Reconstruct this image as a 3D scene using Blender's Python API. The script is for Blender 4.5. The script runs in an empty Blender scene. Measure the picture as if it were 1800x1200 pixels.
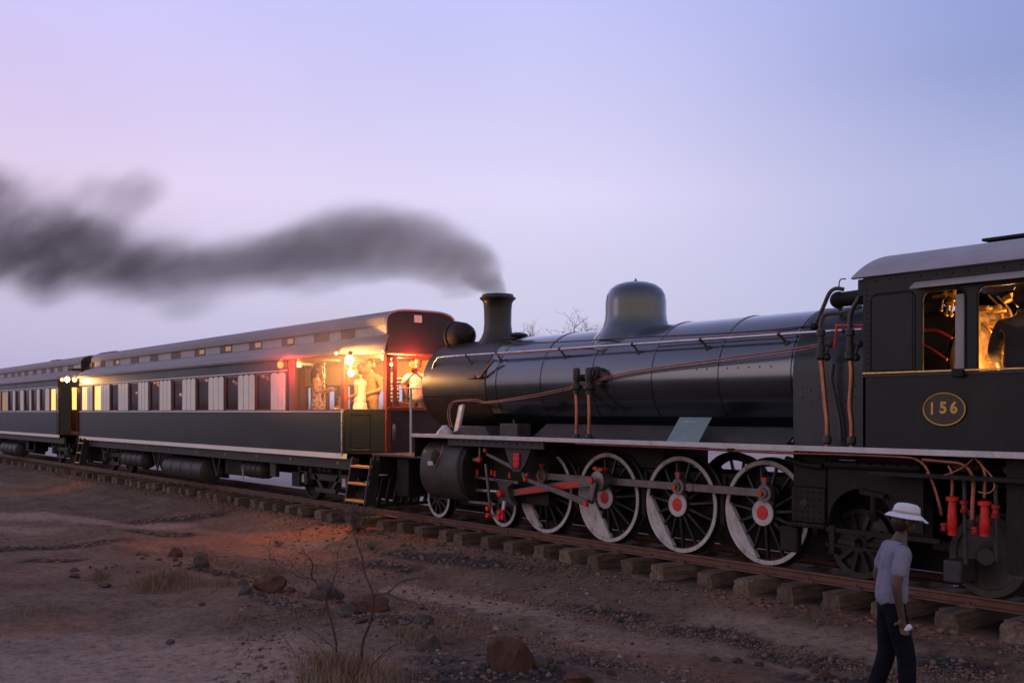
import bpy, bmesh, math, random
import numpy as np
from mathutils import Vector, Matrix, noise
random.seed(7); np.random.seed(7)
C = bpy.context.scene.collection
R_ = math.radians
V3 = Vector

# ------------------------------------------------------------------ camera
ALPHA = math.atan2(1410.0, 1850.0); SA, CA = math.sin(ALPHA), math.cos(ALPHA)
CAMZ = 1.885
cam = bpy.data.cameras.new('camera'); camo = bpy.data.objects.new('camera', cam); C.objects.link(camo)
camo.location = (0, 0, CAMZ); camo.rotation_euler = (R_(90), 0, R_(90) - ALPHA)
cam.sensor_width = 36.0; cam.lens = 37.0; cam.shift_y = 123.0/1800.0
cam.clip_start = 0.1; cam.clip_end = 20000
bpy.context.scene.camera = camo

# ------------------------------------------------------------------ sky
wd = bpy.data.worlds.new('World'); bpy.context.scene.world = wd; wd.use_nodes = True
nt = wd.node_tree; nt.nodes.clear()
def wn(t): return nt.nodes.new(t)
wout = wn('ShaderNodeOutputWorld'); wbg = wn('ShaderNodeBackground'); wtc = wn('ShaderNodeTexCoord')
def srgb(r, g, b):
    f = lambda c: (c/255/12.92) if c/255 <= .04045 else ((c/255+.055)/1.055)**2.4
    return (f(r), f(g), f(b), 1)
def ramp(tree, stops, interp='EASE'):
    n = tree.nodes.new('ShaderNodeValToRGB'); n.color_ramp.interpolation = interp
    el = n.color_ramp.elements
    while len(el) > 1: el.remove(el[-1])
    el[0].position = stops[0][0]; el[0].color = stops[0][1]
    for p, c in stops[1:]:
        e = el.new(p); e.color = c
    return n
wsep = wn('ShaderNodeSeparateXYZ'); nt.links.new(wtc.outputs['Generated'], wsep.inputs[0])
wdot = wn('ShaderNodeVectorMath'); wdot.operation = 'DOT_PRODUCT'; wdot.inputs[1].default_value = (SA, CA, 0)
nt.links.new(wtc.outputs['Generated'], wdot.inputs[0])
G0 = srgb(120, 108, 120)
rl = ramp(nt, [(0, G0), (.012, srgb(178,170,204)), (.09, srgb(200,192,222)), (.2, srgb(226,208,237)), (.29, srgb(214,200,242)), (.37, srgb(206,202,254)), (.6, srgb(168,166,214)), (1, srgb(136,138,186))], 'LINEAR')
rc = ramp(nt, [(0, G0), (.012, srgb(190,186,216)), (.09, srgb(208,206,234)), (.2, srgb(224,217,249)), (.29, srgb(210,208,250)), (.37, srgb(196,199,250)), (.6, srgb(160,166,218)), (1, srgb(134,138,188))], 'LINEAR')
rr = ramp(nt, [(0, G0), (.012, srgb(170,172,208)), (.09, srgb(178,184,220)), (.2, srgb(172,180,222)), (.29, srgb(142,157,208)), (.37, srgb(142,158,216)), (.6, srgb(138,148,204)), (1, srgb(130,136,186))], 'LINEAR')
for r in (rl, rc, rr): nt.links.new(wsep.outputs[2], r.inputs[0])
def wmr(a, b):
    m = wn('ShaderNodeMapRange'); m.interpolation_type = 'SMOOTHSTEP'; m.inputs[1].default_value = a; m.inputs[2].default_value = b
    nt.links.new(wdot.outputs['Value'], m.inputs[0]); return m
m1, m2 = wmr(-.48, .02), wmr(.0, .5)
mx1, mx2 = wn('ShaderNodeMix'), wn('ShaderNodeMix')
for m in (mx1, mx2): m.data_type = 'RGBA'
nt.links.new(m1.outputs[0], mx1.inputs['Factor']); nt.links.new(rl.outputs[0], mx1.inputs[6]); nt.links.new(rc.outputs[0], mx1.inputs[7])
nt.links.new(m2.outputs[0], mx2.inputs['Factor']); nt.links.new(mx1.outputs[2], mx2.inputs[6]); nt.links.new(rr.outputs[0], mx2.inputs[7])
# afterglow low in the sky behind the photographer
rb = ramp(nt, [(0, srgb(192,140,112)), (.02, srgb(226,170,138)), (.12, srgb(240,206,186)), (.3, srgb(222,204,204)), (.6, srgb(180,176,186)), (1, srgb(134,138,186))], 'LINEAR'); nt.links.new(wsep.outputs[2], rb.inputs[0])
wback = wn('ShaderNodeVectorMath'); wback.operation = 'DOT_PRODUCT'; wback.inputs[1].default_value = (CA, -SA, 0); nt.links.new(wtc.outputs['Generated'], wback.inputs[0])
m3 = wn('ShaderNodeMapRange'); m3.interpolation_type = 'SMOOTHSTEP'; m3.inputs[1].default_value = -.35; m3.inputs[2].default_value = .75; nt.links.new(wback.outputs['Value'], m3.inputs[0])
mx3 = wn('ShaderNodeMix'); mx3.data_type = 'RGBA'; nt.links.new(m3.outputs[0], mx3.inputs['Factor']); nt.links.new(mx2.outputs[2], mx3.inputs[6]); nt.links.new(rb.outputs[0], mx3.inputs[7])
# a whisper of physical twilight sky added to the haze colours, and soft uneven haze
sky = wn('ShaderNodeTexSky'); sky.sky_type = 'NISHITA'; sky.sun_disc = False
sky.sun_elevation = R_(2); sky.sun_rotation = R_(215)
smul = wn('ShaderNodeVectorMath'); smul.operation = 'SCALE'; smul.inputs['Scale'].default_value = 0.003
nt.links.new(sky.outputs[0], smul.inputs[0])
wnz = wn('ShaderNodeTexNoise'); wnz.inputs['Scale'].default_value = 2.2; wnz.inputs['Detail'].default_value = 2
wmap = wn('ShaderNodeMapping'); wmap.inputs['Scale'].default_value = (1, 1, 3.0)
nt.links.new(wtc.outputs['Generated'], wmap.inputs[0]); nt.links.new(wmap.outputs[0], wnz.inputs['Vector'])
wr2 = wn('ShaderNodeMapRange'); wr2.inputs[1].default_value = .3; wr2.inputs[2].default_value = .7; wr2.inputs[3].default_value = .965; wr2.inputs[4].default_value = 1.03
nt.links.new(wnz.outputs[0], wr2.inputs[0])
wsc = wn('ShaderNodeVectorMath'); wsc.operation = 'SCALE'
nt.links.new(mx3.outputs[2], wsc.inputs[0]); nt.links.new(wr2.outputs[0], wsc.inputs['Scale'])
wadd = wn('ShaderNodeVectorMath'); wadd.operation = 'ADD'
nt.links.new(wsc.outputs[0], wadd.inputs[0]); nt.links.new(smul.outputs[0], wadd.inputs[1])
nt.links.new(wadd.outputs[0], wbg.inputs[0]); wbg.inputs[1].default_value = 1.0
nt.links.new(wbg.outputs[0], wout.inputs[0])

# ------------------------------------------------------------------ sun (already on the horizon behind the photographer)
sl = bpy.data.lights.new('sun', 'SUN'); sl.energy = 0.12; sl.angle = R_(25); sl.color = (1, .78, .72)
so = bpy.data.objects.new('sun', sl); C.objects.link(so); so.rotation_euler = (R_(82), 0, R_(-35))
sc = bpy.context.scene
sc.view_settings.view_transform = 'Standard'; sc.view_settings.look = 'None'
sc.view_settings.exposure = 0.0; sc.view_settings.gamma = 1.0; sc.view_settings.use_curve_mapping = False
sc.render.engine = 'CYCLES'
cy = sc.cycles
cy.use_denoising = True; cy.max_bounces = 7; cy.volume_bounces = 1; cy.transparent_max_bounces = 12
cy.caustics_reflective = False; cy.caustics_refractive = False; cy.sample_clamp_indirect = 6
cy.volume_step_rate = 2.0; cy.volume_preview_step_rate = 2.0; cy.volume_max_steps = 256

# ------------------------------------------------------------------ measuring helpers (photograph pixel -> point on a known plane)
def P(px, py, v):
    x = px-900.0; r = (1410.0+x)/2326.0
    Z = v/r; X = x*Z/1850.0
    return V3((X*SA - Z*CA, v, CAMZ - (py-723.0)*Z/1850.0))
def U(px, v): return P(px, 723, v).x
def gbase(v):
    pts = [(-5, -.58), (5, -.60), (8.2, -.56), (8.9, -.45), (9.5, -.325), (9.8, -.30), (12.1, -.30), (13.0, -.42), (20, -.5), (60, -.55)]
    if v <= pts[0][0]: return pts[0][1]
    for (a, za), (b, zb) in zip(pts, pts[1:]):
        if v <= b:
            t = (v-a)/(b-a); t = t*t*(3-2*t); return za+(zb-za)*t
    return pts[-1][1]
def G(px, py):
    d = V3((-CA, SA, 0)) + V3((SA, CA, 0))*((px-900)/1850.0) + V3((0, 0, -(py-723)/1850.0))
    z = -.55
    for _ in range(12):
        t = (z-CAMZ)/d.z; p = V3((d.x*t, d.y*t, z)); z = gbase(p.y)
    return p

# ------------------------------------------------------------------ mesh builder
WPOS = {}
def wpos(o): return WPOS.get(o.name, V3((0, 0, 0))) if o else V3((0, 0, 0))
class MB:
    def __init__(s): s.V = []; s.F = []
    def add(s, vs, fs):
        n = len(s.V); s.V += [tuple(v) for v in vs]; s.F += [tuple(i+n for i in f) for f in fs]; return s
    def box(s, x0, x1, y0, y1, z0, z1):
        vs = [(x, y, z) for x in (x0, x1) for y in (y0, y1) for z in (z0, z1)]
        return s.add(vs, [(0,1,3,2),(4,6,7,5),(0,4,5,1),(2,3,7,6),(0,2,6,4),(1,5,7,3)])
    def obox(s, c, ex, ey, ez):
        c, ex, ey, ez = map(V3, (c, ex, ey, ez))
        vs = [c+ex*a+ey*b+ez*d for a in (-1,1) for b in (-1,1) for d in (-1,1)]
        return s.add(vs, [(0,1,3,2),(4,6,7,5),(0,4,5,1),(2,3,7,6),(0,2,6,4),(1,5,7,3)])
    def bar(s, p0, p1, w, h, up=(0,0,1)):
        p0, p1 = V3(p0), V3(p1); d = p1-p0; n = d.cross(V3(up)).normalized(); u = n.cross(d).normalized()
        return s.obox((p0+p1)/2, d/2, n*w/2, u*h/2)
    def ring(s, c, n, r, k, a0=0):
        n = V3(n).normalized(); a = n.orthogonal().normalized(); b = n.cross(a)
        return [V3(c)+a*r*math.cos(a0+2*math.pi*i/k)+b*r*math.sin(a0+2*math.pi*i/k) for i in range(k)]
    def cyl(s, p0, p1, r0, r1=None, n=16, caps=True):
        p0, p1 = V3(p0), V3(p1); r1 = r0 if r1 is None else r1; d = p1-p0
        A = s.ring(p0, d, r0, n); B = s.ring(p1, d, r1, n)
        f = [(i, (i+1) % n, n+(i+1) % n, n+i) for i in range(n)]
        if caps: f += [tuple(range(n))[::-1], tuple(range(n, 2*n))]
        return s.add(A+B, f)
    def tube(s, pts, r, n=8, sm=0):
        pts = [V3(p) for p in pts]
        if sm and len(pts) > 2:
            q = []
            for i in range(len(pts)-1):
                p0 = pts[max(i-1, 0)]; p1 = pts[i]; p2 = pts[i+1]; p3 = pts[min(i+2, len(pts)-1)]
                for k in range(sm):
                    t = k/sm
                    q.append(0.5*((2*p1)+(p2-p0)*t+(2*p0-5*p1+4*p2-p3)*t*t+(3*p1-p0-3*p2+p3)*t**3))
            q.append(pts[-1]); pts = q
        rs = r if isinstance(r, (list, tuple)) else None
        if rs and len(rs) != len(pts):
            m = len(pts); rs = [np.interp(i/(m-1), np.linspace(0, 1, len(rs)), rs) for i in range(m)]
        up = None; rings = []
        for i, p in enumerate(pts):
            d = (pts[min(i+1, len(pts)-1)]-pts[max(i-1, 0)])
            if d.length < 1e-9: d = V3((0,0,1))
            d.normalize()
            if up is None: up = d.orthogonal().normalized()
            up = (up-d*up.dot(d)); up = up.normalized() if up.length > 1e-6 else d.orthogonal().normalized()
            b = d.cross(up); rr_ = rs[i] if rs else r
            rings += [p+up*rr_*math.cos(2*math.pi*k/n)+b*rr_*math.sin(2*math.pi*k/n) for k in range(n)]
        m = len(pts)
        f = [(j*n+i, j*n+(i+1) % n, (j+1)*n+(i+1) % n, (j+1)*n+i) for j in range(m-1) for i in range(n)]
        f += [tuple(range(n))[::-1], tuple(range((m-1)*n, m*n))]
        return s.add(rings, f)
    def lathe(s, prof, o, ax, n=32, a0=0, a1=2*math.pi, ref=None):
        o = V3(o); ax = V3(ax).normalized(); a = V3(ref).normalized() if ref else ax.orthogonal().normalized(); b = ax.cross(a)
        full = abs(a1-a0-2*math.pi) < 1e-6; k = n if full else n+1; vs = []
        for r, h in prof:
            for i in range(k):
                t = a0+(a1-a0)*i/n; vs.append(o+ax*h+(a*math.cos(t)+b*math.sin(t))*max(r, 1e-4))
        f = []
        for j in range(len(prof)-1):
            for i in range(n): f.append((j*k+i, j*k+(i+1) % k, (j+1)*k+(i+1) % k, (j+1)*k+i))
        return s.add(vs, f)
    def prism(s, poly, o, ex, ey, ez):
        o, ex, ey, ez = map(V3, (o, ex, ey, ez)); n = len(poly)
        A = [o+ex*x+ey*y for x, y in poly]; B = [p+ez for p in A]
        return s.add(A+B, [tuple(range(n))[::-1], tuple(range(n, 2*n))]+[(i, (i+1) % n, n+(i+1) % n, n+i) for i in range(n)])
    def ball(s, c, rx, ry=None, rz=None, n=16, m=10):
        ry = ry or rx; rz = rz or rx; c = V3(c)
        vs = [c+V3((0, 0, -rz))]
        for j in range(1, m):
            t = math.pi*j/m
            vs += [c+V3((rx*math.sin(t)*math.cos(2*math.pi*i/n), ry*math.sin(t)*math.sin(2*math.pi*i/n), -rz*math.cos(t))) for i in range(n)]
        vs.append(c+V3((0, 0, rz)))
        f = [(0, 1+(i+1) % n, 1+i) for i in range(n)]
        for j in range(m-2): f += [(1+j*n+i, 1+j*n+(i+1) % n, 1+(j+1)*n+(i+1) % n, 1+(j+1)*n+i) for i in range(n)]
        L = 1+(m-2)*n; f += [(L+i, L+(i+1) % n, len(vs)-1) for i in range(n)]
        return s.add(vs, f)
    def build(s, name, mat, parent=None, org=None, smooth=True, bevel=0, recalc=True):
        pw = wpos(parent); o3 = V3(org) if org is not None else pw
        me = bpy.data.meshes.new(name); me.from_pydata([tuple(V3(v)-o3) for v in s.V], [], s.F)
        if recalc:
            bm = bmesh.new(); bm.from_mesh(me); bmesh.ops.recalc_face_normals(bm, faces=bm.faces); bm.to_mesh(me); bm.free()
        me.materials.append(mat)
        if smooth:
            me.polygons.foreach_set('use_smooth', [True]*len(me.polygons)); me.set_sharp_from_angle(angle=R_(38))
        ob = bpy.data.objects.new(name, me); C.objects.link(ob)
        if parent: ob.parent = parent
        ob.location = o3-pw; WPOS[ob.name] = o3
        if bevel:
            b = ob.modifiers.new('bevel', 'BEVEL'); b.width = bevel; b.segments = 2; b.limit_method = 'ANGLE'; b.angle_limit = R_(50)
        return ob
def split_build(mb, name, mat, parent, smooth=True, bevel=0, kind=None):
    """every separate piece of the builder becomes an object of its own"""
    n = len(mb.V); par = list(range(n))
    def fd(a):
        while par[a] != a: par[a] = par[par[a]]; a = par[a]
        return a
    for f in mb.F:
        for q in f[1:]: par[fd(q)] = fd(f[0])
    groups = {}
    for f in mb.F: groups.setdefault(fd(f[0]), []).append(f)
    out = []
    for r, fs in groups.items():
        ids = sorted({i for f in fs for i in f}); mp_ = {a: b for b, a in enumerate(ids)}; q = MB(); q.V = [mb.V[i] for i in ids]; q.F = [tuple(mp_[i] for i in f) for f in fs]
        c_ = sum((V3(v) for v in q.V), V3((0,0,0)))/len(q.V); out.append(q.build(name, mat, parent, org=c_, smooth=smooth, bevel=bevel))
    return out
def empty(name, loc):
    o = bpy.data.objects.new(name, None); C.objects.link(o); o.location = loc; o.empty_display_size = .2; WPOS[o.name] = V3(loc); return o
def tag(o, label=None, cat=None, group=None, kind=None):
    if label: o['label'] = label
    if cat: o['category'] = cat
    if group: o['group'] = group
    if kind: o['kind'] = kind
    return o
def dup(o, parent, loc):
    """copy of a part (with its sub-parts) moved to world place loc"""
    c = o.copy(); C.objects.link(c); c.parent = parent; c.location = V3(loc)-wpos(parent); WPOS[c.name] = V3(loc)
    for ch in list(o.children):
        d = ch.copy(); C.objects.link(d); d.parent = c; WPOS[d.name] = V3(loc)+ch.location
    return c

# ------------------------------------------------------------------ materials
def nmat(name):
    m = bpy.data.materials.new(name); m.use_nodes = True; t = m.node_tree; return m, t, t.nodes['Principled BSDF']
def pm(name, col, rough=.5, metal=0.0, var=.25, scale=3.0, bump=.15, bscale=60., coat=0, wear=None, wearamt=.35, spec=.5, rvar=.12, bdist=.01, tint=None):
    m, t, b = nmat(name); tc = t.nodes.new('ShaderNodeTexCoord')
    n1 = t.nodes.new('ShaderNodeTexNoise'); n1.inputs['Scale'].default_value = scale; n1.inputs['Detail'].default_value = 6; n1.inputs['Roughness'].default_value = .65
    t.links.new(tc.outputs['Object'], n1.inputs['Vector'])
    c = V3(col[:3]); lo = tuple(c*(1-var))+(1,); hi = tuple(c*(1+var))+(1,)
    r = ramp(t, [(.3, lo), (.7, hi)], 'LINEAR'); t.links.new(n1.outputs[0], r.inputs[0]); outc = r.outputs[0]
    if wear:
        n2 = t.nodes.new('ShaderNodeTexNoise'); n2.inputs['Scale'].default_value = scale*2.3; n2.inputs['Detail'].default_value = 9; n2.inputs['Roughness'].default_value = .75
        mp = t.nodes.new('ShaderNodeMapping'); mp.inputs['Location'].default_value = (3.1, 7.7, 1.3); mp.inputs['Scale'].default_value = (1, 1, .45)
        t.links.new(tc.outputs['Object'], mp.inputs[0]); t.links.new(mp.outputs[0], n2.inputs['Vector'])
        r2 = ramp(t, [(.52, (0,0,0,1)), (.68, (wearamt,)*3+(1,))], 'LINEAR'); t.links.new(n2.outputs[0], r2.inputs[0])
        mx = t.nodes.new('ShaderNodeMix'); mx.data_type = 'RGBA'
        t.links.new(r2.outputs[0], mx.inputs['Factor']); t.links.new(outc, mx.inputs[6]); mx.inputs[7].default_value = tuple(wear[:3])+(1,)
        outc = mx.outputs[2]
    t.links.new(outc, b.inputs['Base Color'])
    mr = t.nodes.new('ShaderNodeMapRange'); mr.inputs[3].default_value = max(.03, rough-rvar); mr.inputs[4].default_value = min(1, rough+rvar)
    t.links.new(n1.outputs[0], mr.inputs[0]); t.links.new(mr.outputs[0], b.inputs['Roughness'])
    b.inputs['Metallic'].default_value = metal; b.inputs['Specular IOR Level'].default_value = spec
    if tint: b.inputs['Specular Tint'].default_value = tuple(tint)+(1,)
    if coat: b.inputs['Coat Weight'].default_value = coat; b.inputs['Coat Roughness'].default_value = .12
    if bump:
        n3 = t.nodes.new('ShaderNodeTexNoise'); n3.inputs['Scale'].default_value = bscale; n3.inputs['Detail'].default_value = 4
        t.links.new(tc.outputs['Object'], n3.inputs['Vector'])
        bp = t.nodes.new('ShaderNodeBump'); bp.inputs['Strength'].default_value = bump; bp.inputs['Distance'].default_value = bdist
        t.links.new(n3.outputs[0], bp.inputs['Height']); t.links.new(bp.outputs[0], b.inputs['Normal'])
    return m
def emis(name, col, strength):
    m, t, b = nmat(name); b.inputs['Base Color'].default_value = tuple(col)+(1,)
    b.inputs['Emission Color'].default_value = tuple(col)+(1,); b.inputs['Emission Strength'].default_value = strength; return m
def glassmat(name, tint, alpha):
    m, t, b = nmat(name); t.nodes.remove(b); out = t.nodes['Material Output']
    gl = t.nodes.new('ShaderNodeBsdfGlossy'); gl.inputs['Roughness'].default_value = .05; gl.inputs['Color'].default_value = (.55,.55,.55,1)
    tr = t.nodes.new('ShaderNodeBsdfTransparent'); tr.inputs[0].default_value = tuple(tint)+(1,)
    fr = t.nodes.new('ShaderNodeFresnel'); fr.inputs[0].default_value = 1.5
    ad = t.nodes.new('ShaderNodeMath'); ad.operation = 'ADD'; ad.inputs[1].default_value = alpha; ad.use_clamp = True
    mx = t.nodes.new('ShaderNodeMixShader'); t.links.new(fr.outputs[0], ad.inputs[0]); t.links.new(ad.outputs[0], mx.inputs[0])
    t.links.new(tr.outputs[0], mx.inputs[1]); t.links.new(gl.outputs[0], mx.inputs[2]); t.links.new(mx.outputs[0], out.inputs[0]); return m

M = {}
M['boiler'] = pm('black_boiler_paint', (.010,.015,.019), .23, var=.35, scale=2.2, bump=.05, bscale=7, wear=(.04,.042,.045), wearamt=.22, spec=1.0, rvar=.06, coat=1.0, tint=(.80,.93,1))
M['smokebox'] = pm('smokebox_black', (.020,.018,.017), .40, var=.3, scale=2.5, bump=.12, bscale=12, wear=(.07,.06,.052), wearamt=.3)
M['fbx'] = pm('firebox_side_paint', (.014,.016,.018), .44, var=.4, scale=2.2, bump=.1, bscale=7, wear=(.05,.045,.04), wearamt=.35, spec=.55, tint=(.8,.95,1))
M['cab'] = pm('cab_dark_paint', (.011,.0135,.0145), .46, var=.35, scale=1.6, bump=.12, bscale=10, wear=(.035,.034,.033), wearamt=.3, spec=.28)
M['frame'] = pm('grimy_frame', (.011,.0105,.010), .65, var=.4, scale=4, bump=.4, bscale=40, wear=(.035,.028,.023), wearamt=.5, spec=.3)
M['greymetal'] = pm('dark_grey_metal', (.042,.041,.041), .52, var=.35, scale=5, bump=.3, bscale=50, wear=(.085,.07,.06), wearamt=.4, spec=.35)
M['whitepaint'] = pm('faded_white_paint', (.50,.48,.50), .5, var=.2, scale=4, bump=.2, wear=(.10,.08,.07), wearamt=.8)
M['edgewhite'] = pm('running_board_white', (.55,.53,.56), .45, var=.12, scale=3, bump=.1, wear=(.15,.13,.12), wearamt=.4)
M['red'] = pm('red_paint', (.66,.022,.022), .42, var=.2, scale=12, wear=(.05,.01,.01), wearamt=.6)
M['reddark'] = pm('dull_red_paint', (.40,.016,.016), .5, var=.25, scale=12, wear=(.03,.01,.01), wearamt=.6)
M['steel'] = pm('worn_rod_steel', (.16,.14,.14), .38, metal=.6, var=.25, scale=6, bump=.2, wear=(.05,.04,.035), wearamt=.6)
M['bright'] = pm('bright_rail_steel', (.55,.53,.55), .28, metal=.85, var=.15, scale=9)
M['copper'] = pm('copper_pipe', (.42,.17,.12), .38, metal=.75, var=.3, scale=7, wear=(.12,.07,.05), wearamt=.7)
M['pipe'] = pm('dark_lagged_pipe', (.05,.05,.065), .45, var=.3, scale=8, wear=(.14,.05,.04), wearamt=.4)
M['brass'] = pm('brass', (.55,.36,.12), .32, metal=.9, var=.2, scale=9, wear=(.15,.1,.05), wearamt=.5)
M['roofgrey'] = pm('cab_roof_grey', (.29,.275,.29), .5, var=.25, scale=1.6, bump=.12, wear=(.30,.29,.31), wearamt=.5)
M['green'] = pm('coach_green_paint', (.018,.023,.016), .34, var=.2, scale=1.3, bump=.05, bscale=6, wear=(.05,.048,.04), wearamt=.12, spec=.36)
M['greendoor'] = pm('door_green_paint', (.004,.008,.005), .45, var=.15, scale=2, bump=.06, bscale=6)
M['cream'] = pm('cream_panel_paint', (.84,.82,.75), .42, var=.04, scale=4, bump=.08, bscale=20, wear=(.45,.42,.38), wearamt=.25)
M['coachroof'] = pm('coach_roof_paint', (.23,.21,.215), .55, var=.16, scale=1.4, bump=.15, bscale=8, wear=(.32,.29,.31), wearamt=.4)
M['clere'] = pm('clerestory_paint', (.42,.39,.41), .5, var=.1, scale=2, bump=.1, wear=(.2,.17,.17), wearamt=.4)
M['lampdark'] = pm('sooty_brown_metal', (.022,.014,.012), .62, var=.3, scale=6, wear=(.05,.035,.03), wearamt=.4, spec=.3)
M['endface'] = pm('coach_end_paint', (.026,.018,.021), .5, var=.25, scale=2, wear=(.08,.06,.06), wearamt=.3)
M['mahog'] = pm('mahogany', (.16,.035,.018), .32, var=.35, scale=4, bump=.15, coat=.3)
M['inside'] = pm('interior_cream', (.55,.42,.26), .6, var=.1, scale=3)
M['insidewood'] = pm('interior_wood', (.12,.045,.022), .45, var=.3, scale=3)
M['rail'] = pm('rusty_rail', (.135,.062,.045), .62, var=.35, scale=5, bump=.35, bscale=50, wear=(.05,.028,.022), wearamt=.6)
M['yellow'] = pm('yellow_step_paint', (.62,.33,.07), .5, var=.2, scale=10, wear=(.15,.09,.04), wearamt=.5)
M['orange'] = pm('orange_marker_paint', (.5,.2,.04), .5, var=.3, scale=12)
M['black'] = pm('matt_black', (.01,.01,.01), .6, var=.3, scale=6)
M['board'] = pm('notice_board_paint', (.15,.22,.22), .45, var=.12, scale=6, wear=(.25,.3,.3), wearamt=.4)
M['boardprint'] = pm('notice_print', (.3,.4,.4), .5)
M['glass'] = glassmat('window_glass', (.85,.68,.60), -.06)
M['clearglass'] = glassmat('clear_glass', (.9,.9,.9), .02)
M['litpane'] = emis('lit_frosted_pane', (1.0,.56,.16), 1.3)
M['litpane2'] = emis('lit_cream_pane', (1.0,.62,.28), .95)
M['dimpane'] = emis('dim_amber_pane', (.8,.42,.16), .14)
M['warmlamp'] = emis('warm_bulb', (1.0,.60,.20), 90)
M['smallwarm'] = emis('small_warm_bulb', (1.0,.42,.12), 9)
M['redlamp'] = emis('red_signal_lens', (1.0,.09,.016), 6)
M['plateyellow'] = pm('number_plate_gold', (.55,.33,.05), .4, metal=.2, var=.15, scale=20)
M['platetext'] = pm('number_plate_small_text', (.14,.10,.07), .5, var=.15)
M['plateback'] = pm('number_plate_ground', (.028,.022,.022), .45)
# ================================================================== GROUND
def seg(px1, py1, px2, py2): return (G(px1, py1).xy, G(px2, py2).xy)
def zones(defs): return [(seg(*d[:4]), d[4], d[5]) for d in defs]
# width in metres, strength
RED_SOIL_GLOW = zones([(300,950,480,940,.55,.55), (480,942,690,932,.5,1.0), (690,930,760,950,.35,.7), (20,872,200,842,.9,.6), (560,985,330,945,.35,.4), (950,965,1300,1030,.3,.3), (1300,1045,1800,1130,.35,.3), (0,1105,120,1100,.5,.3), (640,1075,1000,1130,.3,.25), (1000,1130,1300,1190,.25,.3), (430,1020,560,1060,.3,.5), (240,960,300,965,.4,.6)])  # red soil; near the veranda lamp its orange light is painted in too
COAL_AND_DARK = zones([(-40,965,190,958,.38,1.), (60,985,140,985,.2,.9), (230,915,380,905,.4,.75), (210,935,330,938,.25,.7), (640,990,720,1000,.2,.8), (690,972,860,985,.22,.95), (860,985,960,1000,.18,.6), (1000,1068,1130,1082,.12,.9), (1180,1100,1330,1130,.14,.9), (1020,1160,1120,1170,.14,.9), (760,1190,960,1185,.32,.9), (740,1160,800,1165,.2,.7), (1340,1150,1500,1165,.14,.8), (1400,1190,1560,1195,.14,.9), (480,1060,560,1075,.22,.7), (350,1000,420,1015,.2,.6), (620,1080,740,1090,.2,.5), (1640,1160,1720,1180,.2,.9)])  # coal strips, and a darkened strip below the carriage end
PALE = zones([(-100,900,300,925,.5,.7), (300,925,560,955,.25,.3), (700,1035,980,1080,.3,.6), (980,1095,1400,1165,.25,.4), (1000,1120,1200,1140,.3,.5), (-50,1190,420,1180,1.3,.8), (60,1130,330,1150,.6,.5), (1250,1090,1560,1140,.3,.55), (-50,925,60,935,.5,.5)])
def zv(Z, x, y, wob):
    best = 0
    for ((a, b), w, s) in Z:
        dx, dy = b.x-a.x, b.y-a.y; t = max(0, min(1, ((x-a.x)*dx+(y-a.y)*dy)/(dx*dx+dy*dy+1e-9)))
        d = math.hypot(x-a.x-t*dx, y-a.y-t*dy)/w + wob
        if d < 1.4: best = max(best, s*max(0, min(1, (1.4-d)/.8)))
    return best
def axis(dense, far):
    out = []
    a, b, step = dense; x = a; s = step; left = []
    while x > far[0]: s *= 1.35; x -= s; left.append(x)
    out = left[::-1]; x = a
    while x < b: out.append(x); x += step
    s = step
    while x < far[1]: out.append(x); s *= 1.35; x += s
    out.append(x); return out
us = axis((-34, 1, .075), (-6000, 6000)); vs_ = axis((1.2, 13.6, .055), (-3000, 9000))
GH = {}
def groundz(x, y):
    z = gbase(y)
    if -60 < x < 8 and -2 < y < 20:
        amp = .035 if y < 9.0 else (.018 if y < 12.5 else .04)
        z += amp*(noise.fractal(V3((x*.9, y*.9, 0)), 1.0, 2.1, 5)) + .012*noise.noise(V3((x*6, y*6, 3)))
        if y < 9.2:   # low stony bank this side of the wheel ruts
            c = 4.9 + .25*math.sin(x*.8) + (x+10)*-.10
            z += .07*math.exp(-((y-c)/.5)**2)*(1+.8*noise.noise(V3((x*1.7, y*1.7, 9))))
            c2 = 7.4+.1*math.sin(x); z -= .035*math.exp(-((y-c2)/.28)**2)
    elif abs(x) < 600: z += .15*noise.noise(V3((x*.05, y*.05, 0)))
    return z
nu, nv = len(us), len(vs_)
co = np.zeros((nu, nv, 3), np.float32); col = np.zeros((nu, nv, 4), np.float32); col[..., 3] = 1
for i, x in enumerate(us):
    for j, y in enumerate(vs_):
        co[i, j] = (x, y, groundz(x, y))
        if -36 < x < 3 and 1 < y < 10.2:
            w = .55*noise.noise(V3((x*2.1, y*2.1, 5)))+.35*noise.noise(V3((x*7, y*7, 2)))
            col[i, j, 0] = zv(RED_SOIL_GLOW, x, y, w); col[i, j, 1] = zv(COAL_AND_DARK, x, y, w); col[i, j, 2] = zv(PALE, x, y, w*.7)
gm = bpy.data.meshes.new('ground')
idx = np.arange(nu*nv).reshape(nu, nv)
quads = np.stack([idx[:-1, :-1], idx[1:, :-1], idx[1:, 1:], idx[:-1, 1:]], -1).reshape(-1, 4)
gm.vertices.add(nu*nv); gm.vertices.foreach_set('co', co.ravel())
gm.loops.add(len(quads)*4); gm.loops.foreach_set('vertex_index', quads.ravel().astype(np.int32))
gm.polygons.add(len(quads)); gm.polygons.foreach_set('loop_start', np.arange(0, len(quads)*4, 4, dtype=np.int32))
gm.update(calc_edges=True); gm.polygons.foreach_set('use_smooth', [True]*len(gm.polygons))
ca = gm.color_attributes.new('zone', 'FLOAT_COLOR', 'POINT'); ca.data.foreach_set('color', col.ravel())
m, t, b = nmat('dry_earth'); b.inputs['Roughness'].default_value = .95; b.inputs['Specular IOR Level'].default_value = .15
N = lambda ty: t.nodes.new(ty)
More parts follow.
